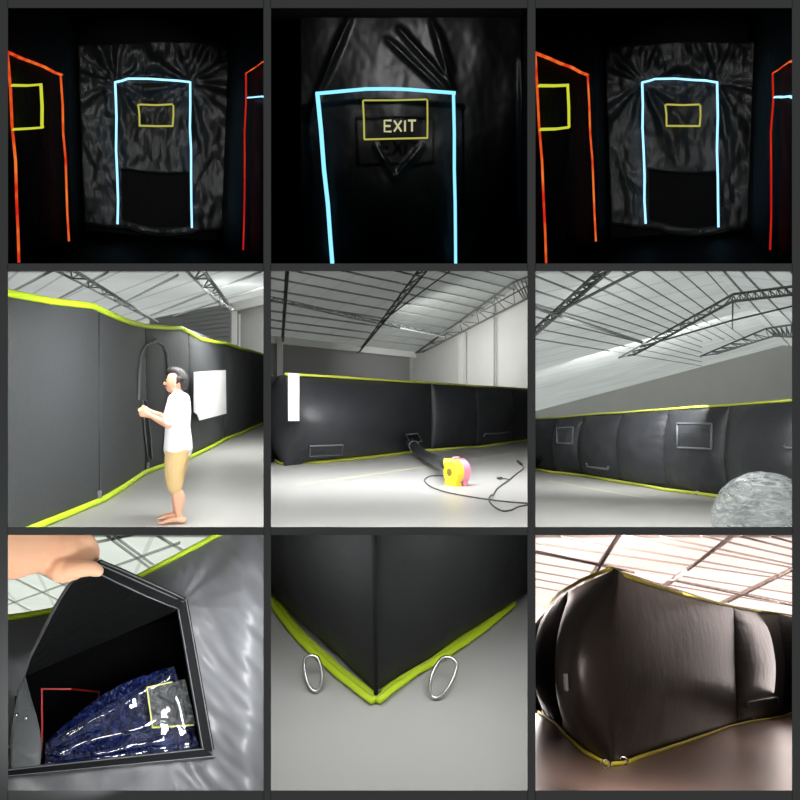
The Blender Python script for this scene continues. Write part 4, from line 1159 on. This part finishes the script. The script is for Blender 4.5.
    o = put('vinyl_pane', G().shell(lambda u, v: A(44 + 130 * u + 26 * u * v, (744 - 78 * u) * (1 - v) + (768 - 18 * u) * v, 1.80 + .02 * noise.noise(V((u * 4, v * 3, 1)))), 16, 8, (0, .002, 0)), M['clear'], bay, parent=root, smooth=True)
    # the lifted flap: inner face
    def edge(P, t):
        L = [0]
        for a, b in zip(P[:-1], P[1:]): L.append(L[-1] + math.hypot(b[0] - a[0], b[1] - a[1]))
        t *= L[-1]
        for i in range(len(P) - 1):
            if t <= L[i + 1] or i == len(P) - 2:
                k = (t - L[i]) / (L[i + 1] - L[i]); return [P[i][j] + (P[i + 1][j] - P[i][j]) * k for j in range(3)]
    left = [(97.5, 561, 1.36), (84, 573, 1.37), (71, 583, 1.40), (60, 600, 1.44), (50, 619, 1.49), (39, 641, 1.55), (30, 659, 1.60), (24.5, 676, 1.66)]
    right = [(101, 559.5, 1.37), (122, 568, 1.44), (150, 581, 1.55), (172, 591, 1.64), (183, 597.5, 1.70), (181, 604, 1.72), (178, 610, 1.74)]
    def flap(u, v):
        a = edge(left, v); b = edge(right, v)
        x = a[0] + (b[0] - a[0]) * u; y = a[1] + (b[1] - a[1]) * u; Y = a[2] + (b[2] - a[2]) * u
        Y += .05 * math.sin(math.pi * u) * (v) + .006 * noise.noise(V((x * .05, y * .05, 9)))
        return A(x, y, Y)
    fp = put('window_flap', G().shell(flap, 40, 40, (0, .004, -.001)), M['flap_in'], bay, parent=root, smooth=True)
    # double stitched hem along the flap's upper edge
    def hem(k): return [A(*[p[0] * 1.0 + dx_, p[1] + dy_, p[2] - .006]) for p, dx_, dy_ in [((101, 560, 1.37), -1 * k, 15 * k), ((122, 568.5, 1.44), -3 * k, 16 * k), ((150, 581, 1.55), -4 * k, 16 * k), ((172, 591, 1.64), -4 * k, 15 * k), ((186, 598, 1.70), -9 * k, 11 * k)]]
    h0, h1 = hem(0), hem(1)
    g = G()
    for i in range(4):
        g.hexa([h0[i], h0[i + 1], h1[i + 1], h1[i]], [p + V((0, .004, 0)) for p in (h0[i], h0[i + 1], h1[i + 1], h1[i])])
    he = put('flap_hem', g, M['webbing'], bay, parent=root)
    for kk in (.12, .35, .95):
        put('stitching', G().tube([p + V((0, -.002, 0)) for p in hem(kk)], .0013, 6), M['thread'], bay, parent=he)
    # outer strip of the flap and grey gusset
    outer = [(95, 561, 1.37), (80, 573, 1.38), (66, 586, 1.41), (53, 607, 1.46), (42, 629, 1.52), (29, 657, 1.58), (18, 690, 1.63), (13, 720, 1.68), (9, 748, 1.74)]
    inn = left[:-1] + [(26, 672, 1.64), (17.5, 697, 1.68), (15, 722, 1.70), (12, 750, 1.74)]
    put('flap_edge', G().shell(lambda u, v: A(*[edge(outer, v)[i] + (edge(inn, v)[i] + (.5, 0, -.012)[i] - edge(outer, v)[i]) * u for i in range(3)]), 4, 50, (0, .004, 0)), M['grey_vinyl'], bay, parent=root, smooth=True)
    gus = [(24, 672, 1.70), (30, 694, 1.74), (37, 718, 1.76), (42, 742, 1.77), (40, 768, 1.77)]
    gl = [(22, 676, 1.66), (17, 697, 1.68), (14, 722, 1.70), (11, 748, 1.74), (11, 770, 1.76)]
    put('gusset', G().shell(lambda u, v: A(*[edge(gl, v)[i] + (edge(gus, v)[i] - edge(gl, v)[i]) * u for i in range(3)]), 12, 30, (0, .003, 0)), M['grey_vinyl'], bay, parent=root, smooth=True)
    for x, y in ((16.5, 715), (26, 718)):
        put('snap_stud', G().ball(A(x, y, 1.675), .004, 10), M['steel'], bay, parent=root, smooth=True)
    hand(bay)

def hand(bay):
    A = bay.at
    root = empty('person', bay, A(62, 575, 1.36), 'bare forearm and hand of a person lifting the black window flap', 'person')
    g = G(); px = 1.36 / F
    S = V((0, 1, 0))
    # forearm, wrist and fist
    g.limb([A(-40, 541, 1.24), A(6, 547, 1.29), A(30, 548, 1.325), A(46, 551, 1.345), A(58, 553, 1.355)], [(.062, .060), (.050, .054), (.041, .045), (.033, .038), (.034, .042)], 20, side=S)
    g.limb([A(46, 551, 1.345), A(60, 553, 1.355), A(72, 551, 1.36), A(83, 547, 1.365)], [(.030, .036), (.034, .046), (.032, .044), (.022, .034)], 20, side=S)
    g.limb([A(54, 563, 1.345), A(63, 570, 1.335), A(74, 571, 1.33)], [.020, .023, .016], 14)      # thumb ball
    # thumb, pressed on the near face of the flap
    g.limb([A(70, 570, 1.325), A(83, 568.5, 1.32), A(91, 568.5, 1.322), A(97.5, 571, 1.328)], [.017, .0145, .0135, .0105], 14)
    # four fingers curled over the far side of the flap
    base = [(80, 541, 1.355), (79, 544, 1.374), (77, 548, 1.393), (74, 553, 1.41)]
    for k, (x, y, Y) in enumerate(base):
        L = (1.0, 1.06, 1.0, .82)[k]
        g.limb([A(x - 9, y + 3, Y), A(x + 4 * L, y, Y), A(x + 11 * L, y + 8 * L, Y + .012), A(x + 12 * L, y + 16 * L, Y + .02), A(x + 6 * L, y + 22 * L, Y + .024)], [.017, .0158, .0138, .012, .0095], 14)
    put('body', g, M['skin_close'], bay, parent=root, remesh=(.0026, 3))
    put('thumb_nail', G().ball(A(97.2, 568.6, 1.3205), (.006, .0028, .0042), 14), M['nail'], bay, parent=root, smooth=True)
scene_flap()

# ================================================================== close corner with the rings
def scene_corner():
    bay = Bay((271, 535, 527.5, 790.5), (399, 190), .9)
    flat(bay, 'floor', (V((0, 0, -.9)), V((0, 0, 1))), M['floor_close'])
    C = bay.fl(376, 704); L = bay.fl(258, 588); R_ = bay.fl(552, 585)
    root = empty('inflatable_maze', bay, C, 'black inflatable bottom corner with bright lime edging and two metal rings', 'inflatable')
    H = 1.15
    dl = (L - C).normalized(); dr = (R_ - C).normalized()
    nl = V((0, 0, 1)).cross(dl); nl = nl if nl.y < 0 else -nl
    nr = V((0, 0, 1)).cross(dr); nr = nr if nr.y < 0 else -nr
    ct = bay.up(C + V((0, .045, 0)) , 535); lean = V((.0, .0, 0))
    for d, nn, ln, sd in ((dl, nl, (L - C).length * 1.5, 1), (dr, nr, (R_ - C).length * 1.6, 2)):
        def fn(u, v, d=d, nn=nn, ln=ln, sd=sd):
            u = u ** 1.3
            p = C + d * ln * u + V((0, .008, 0)) + V((0, 0, .018 + H * v)) + lean * v
            b = .10 * (1 - math.exp(-u / .16)) * (1 - math.exp(-v / .12)) + .0
            w = .006 * noise.noise(V((u * 9 + sd, v * 9, sd))) + .010 * math.exp(-u / .05) * noise.noise(V((v * 30, sd, u * 3))) * min(1, u * 30)
            return p + nn * (b + w)
        put('side_panel', G().grid(fn, 40, 50), M['pvc_corner'], bay, parent=root, smooth=True, facing=1)
    # sewn corner seam
    put('seam', G().tube([C + V((0, .004, .018 + H * t / 12)) for t in range(13)], .004, 8), M['seam'], bay, parent=root)
    # folded corner patch
    put('corner_tab', G().limb([C + V((.004, .012, .018)), C + V((.006, .034, .03))], [(.004, .005), (.003, .004)], 10), M['outline'], bay, parent=root, smooth=True)
    # lime edging: a flat band lying on the floor around the foot, with a sewn ridge
    for P in ([(258, 580), (279, 612), (293, 631), (308, 648), (324, 662), (341, 678), (375.5, 704)], [(375.5, 704), (398, 686.5), (414, 675), (430, 666), (446, 656.5), (463, 645), (480, 633), (496, 620), (512, 606)]):
        Q = [bay.fl(*p) for p in P]; fine = []
        for a, b in zip(Q[:-1], Q[1:]): fine += [a.lerp(b, i / 5) for i in range(5)]
        fine.append(Q[-1])
        fine = [p + V((0, 0, .010 + .002 * noise.noise(p * 30))) for p in fine]
        put('lime_band', G().tube(fine, [(.0135, .007)] * len(fine), 10, side=(Q[-1] - Q[0]).normalized().cross(V((0, 0, 1)))), M['piping'], bay, parent=root, smooth=True)
        for k, zz in ((.004, .018), (-.006, .0165)):
            s = (Q[-1] - Q[0]).normalized().cross(V((0, 0, 1))); s = s if s.y < 0 else -s
            put('stitching', G().tube([p + s * k + V((0, 0, zz - .009)) for p in fine], .0012, 6), M['piping_pale'], bay, parent=root)
    # rings
    for cx, cy, ax_, ay_, rot in ((313, 671, 8.5, 20.5, -.16), (443.5, 675, 10.5, 24.5, .42)):
        c = bay.fl(cx, cy + ay_ * .9); pts = []
        for i in range(32):
            t = 2 * math.pi * i / 32
            x, y = math.cos(t) * ax_, math.sin(t) * ay_
            if y < -ay_ * .6: y = -ay_ * .6 - (abs(y) - ay_ * .6) * .4
            px, py = cx + x * math.cos(rot) - y * math.sin(rot), cy + x * math.sin(rot) + y * math.cos(rot)
            pts.append(bay.at(px, py, c.y - .012 + (cy + ay_ - py) * .0012))
        put('d_ring', G().tube(pts, .0032, 10, closed=True), M['steel'], bay, parent=root, smooth=True)
    return bay
CORNER = scene_corner()

# ================================================================== free standing corner, warm light
def scene_big():
    bay = Bay((535.5, 535, 792, 790.5), (664, 655), 1.41)
    BAYS['big'] = bay
    flat(bay, 'floor', (V((0, 0, -1.41)), V((0, 0, 1))), M['floor_brown'])
    A = bay.at
    pl = plane3(A(540, 535, 16), A(792, 535, 18), A(664, 625, 70))
    roof = flat(bay, 'ceiling', pl, roof_mat('blush_roof_sheet', (.88, .83, .80), .9, (A(664, 625, 70) - A(664, 535, 17)).normalized(), 2.0))
    glow_over(bay, pl, .12, 2.6, (1, .90, .86))
    segs = []
    for x0, y0, s in ((530, 538, .10), (530, 548, .115), (530, 558, .125), (530, 567, .135), (530, 575, .14), (530, 583, .14), (560, 532, .13), (620, 530, .15), (660, 532, .17), (700, 531, .19), (740, 532, .2), (770, 532, .22)):
        segs.append(((x0, y0), (800, y0 + (800 - x0) * (s + .05))))
    purlins(bay, roof, pl, segs, .028, M['truss_pink'])
    truss(bay, 'rosy roof truss rising behind the peak of the big inflatable corner', pl, [(614, 530), (575, 592)], [(622, 530), (583, 594)], M['truss_pink'], .03, 10)
    truss(bay, 'rosy roof truss above the middle of the long shiny side', pl, [(732, 528), (655, 584)], [(742, 528), (668, 585)], M['truss_pink'], .03, 12)
    truss(bay, 'rosy roof truss sloping down towards the far end of the long shiny side', pl, [(800, 556), (715, 600)], [(800, 566), (728, 602)], M['truss_pink'], .03, 12)
    truss(bay, 'rosy lattice girder crossing level beneath the blush roof', pl, [(528, 543), (800, 600)], [(528, 550), (800, 607)], M['truss_pink'], .025, 26)
    flat(bay, 'wall_back', (V((0, 80, 0)), V((0, 1, 0))), M['white'])
    st = [(528, 703, 632), (544, 715, 607), (562, 728, 592), (610, 767, 569), (737, 724, 607), (783, 714.5, 614), (812, 705, 620)]
    I = Inflatable(bay, st, 3, M['pvc_brown'], 'big black inflatable corner with thin yellow edges on the brown floor', amp=[.35, .4, .38, .55, .4, .4], mpip=M['piping_gold'], pip=.028, wr=.035, nu=40, nv=44, top_pow=.75, pow_u=.6, rnd={3: .12})
    I.bottom_piping([(536, 709), (545, 716), (562, 727.5), (578, 737), (594, 752), (610, 767), (625, 763.5), (640, 757), (660, 746.5), (680, 741), (705, 734), (725, 727), (745, 721.5), (765, 719), (780, 717), (798, 709)], .028)
    I.top_piping([(546, 607), (562, 593), (585, 582), (610, 569), (630, 577), (655, 586), (685, 596), (710, 602), (735, 607), (760, 611), (783, 614), (800, 617)], .03)
    I.ribbon('carry_handle', [(746, 708), (746.5, 702), (760, 699.5), (776, 697), (777, 702)], .03, .04, M['outline'], closed=False)
    I.ribbon('hand_strap', [(568.5, 674), (569.5, 690)], .03, .04, M['outline'], closed=False)
    for x, y in ((606, 768), (624, 764.5), (752, 721.5)):
        p = bay.fl(x, y); put('anchor_ring', G().tube([p + V((.05 * math.cos(t * .7), -.08, .055 + .05 * math.sin(t * .7))) for t in range(9)], .012, 6, closed=True), M['steel'], bay, parent=I.root)
    return bay
scene_big()

# ------------------------------------------------------------------ unseen fill lamps added inside the compartments
def lamp(bay, p, aim, size, power, col=(1, 1, 1), name='fill_lamp'):
    l = bpy.data.lights.new(name, 'AREA'); l.shape = 'RECTANGLE'; l.size, l.size_y = size; l.energy = power; l.color = col
    o = bpy.data.objects.new(name, l); COL.objects.link(o); p = V(p); aim = V(aim)
    o.matrix_world = bay.M @ Matrix.Translation(p) @ (aim - p).to_track_quat('-Z', 'Y').to_matrix().to_4x4()
    return o
lamp(CORNER, CORNER.at(310, 545, 1.0), CORNER.fl(330, 700), (.14, .14), .95)
lamp(CORNER, CORNER.at(490, 545, 1.0), CORNER.fl(480, 700), (.14, .14), 1.05)
def row(name, spec, col=(1, 1, 1), spread=180):
    b = BAYS[name]; x0, y0, x1, y1 = b.rect
    for px, py, Y, ax, ay, aY, sz, p in spec:
        w_ = min(sz, 1.7 * min(px - x0, x1 - px) / F); h_ = min(sz, 1.7 * min(py - y0, y1 - py) / F)
        lamp(b, b.at(px, py, Y), b.at(ax, ay, aY), (w_ * Y, h_ * Y), p, col).data.spread = math.radians(spread)
row('man', [(190, 300, 4, 130, 500, 7.5, .1, 150), (200, 300, 8, 180, 540, 9.5, .12, 115), (225, 305, 15, 215, 520, 17, .1, 190), (232, 312, 26, 235, 440, 32, .1, 220)])
row('blower', [(399, 292, 9, 399, 560, 9.6, .3, 170), (400, 292, 14, 395, 470, 19, .3, 640), (440, 350, 40, 480, 330, 46, .12, 380)])
row('ball', [(700, 290, 7, 735, 540, 9, .15, 60), (650, 290, 12, 650, 560, 12.6, .25, 170), (690, 295, 13, 700, 480, 18, .25, 300), (640, 360, 22, 600, 460, 27, .15, 420), (650, 398, 45, 650, 380, 88, .2, 1500)])
row('flap', [(228, 690, 1.12, 224, 690, 1.8, .1, 1.9), (228, 570, 1.35, 248, 640, 1.8, .05, .5)], spread=95)
row('flap', [(140, 760, 1.02, 75, 560, 1.36, .1, .75), (30, 690, 1.2, 25, 640, 1.8, .06, .14)], spread=120)
row('big', [(620, 590, 4, 640, 790, 5.5, .2, 60), (664, 558, 14, 664, 540, 22, .08, 330), (690, 740, 8, 720, 770, 11, .2, 40)], (1, .86, .80))
bb = BAYS['big']  # two unseen lamps added for sheen on both sides of the corner
lamp(bb, bb.at(542, 655, 15.5), bb.at(565, 660, 13), (.5, 3.2), 42, (1, .90, .87))
lamp(bb, bb.at(787, 640, 24), bb.at(760, 655, 16), (1.0, 3.0), 28, (1, .86, .82))

w = bpy.data.worlds.new('World'); SC.world = w; w.use_nodes = True
w.node_tree.nodes['Background'].inputs[0].default_value = (1, 1, 1, 1)
w.node_tree.nodes['Background'].inputs[1].default_value = .16

cam = bpy.data.cameras.new('camera'); co = bpy.data.objects.new('camera', cam); COL.objects.link(co)
co.location = CAM; co.rotation_euler = (math.pi / 2, 0, 0)
cam.sensor_width = 36; cam.lens = F / 800 * 36; cam.clip_start = .02; cam.clip_end = 600
SC.camera = co
SC.view_settings.view_transform = 'Standard'; SC.view_settings.look = 'None'
SC.view_settings.exposure = 0; SC.view_settings.gamma = 1; SC.view_settings.use_curve_mapping = False
SC.cycles.use_denoising = True
SC.cycles.max_bounces = 8; SC.cycles.transparent_max_bounces = 16
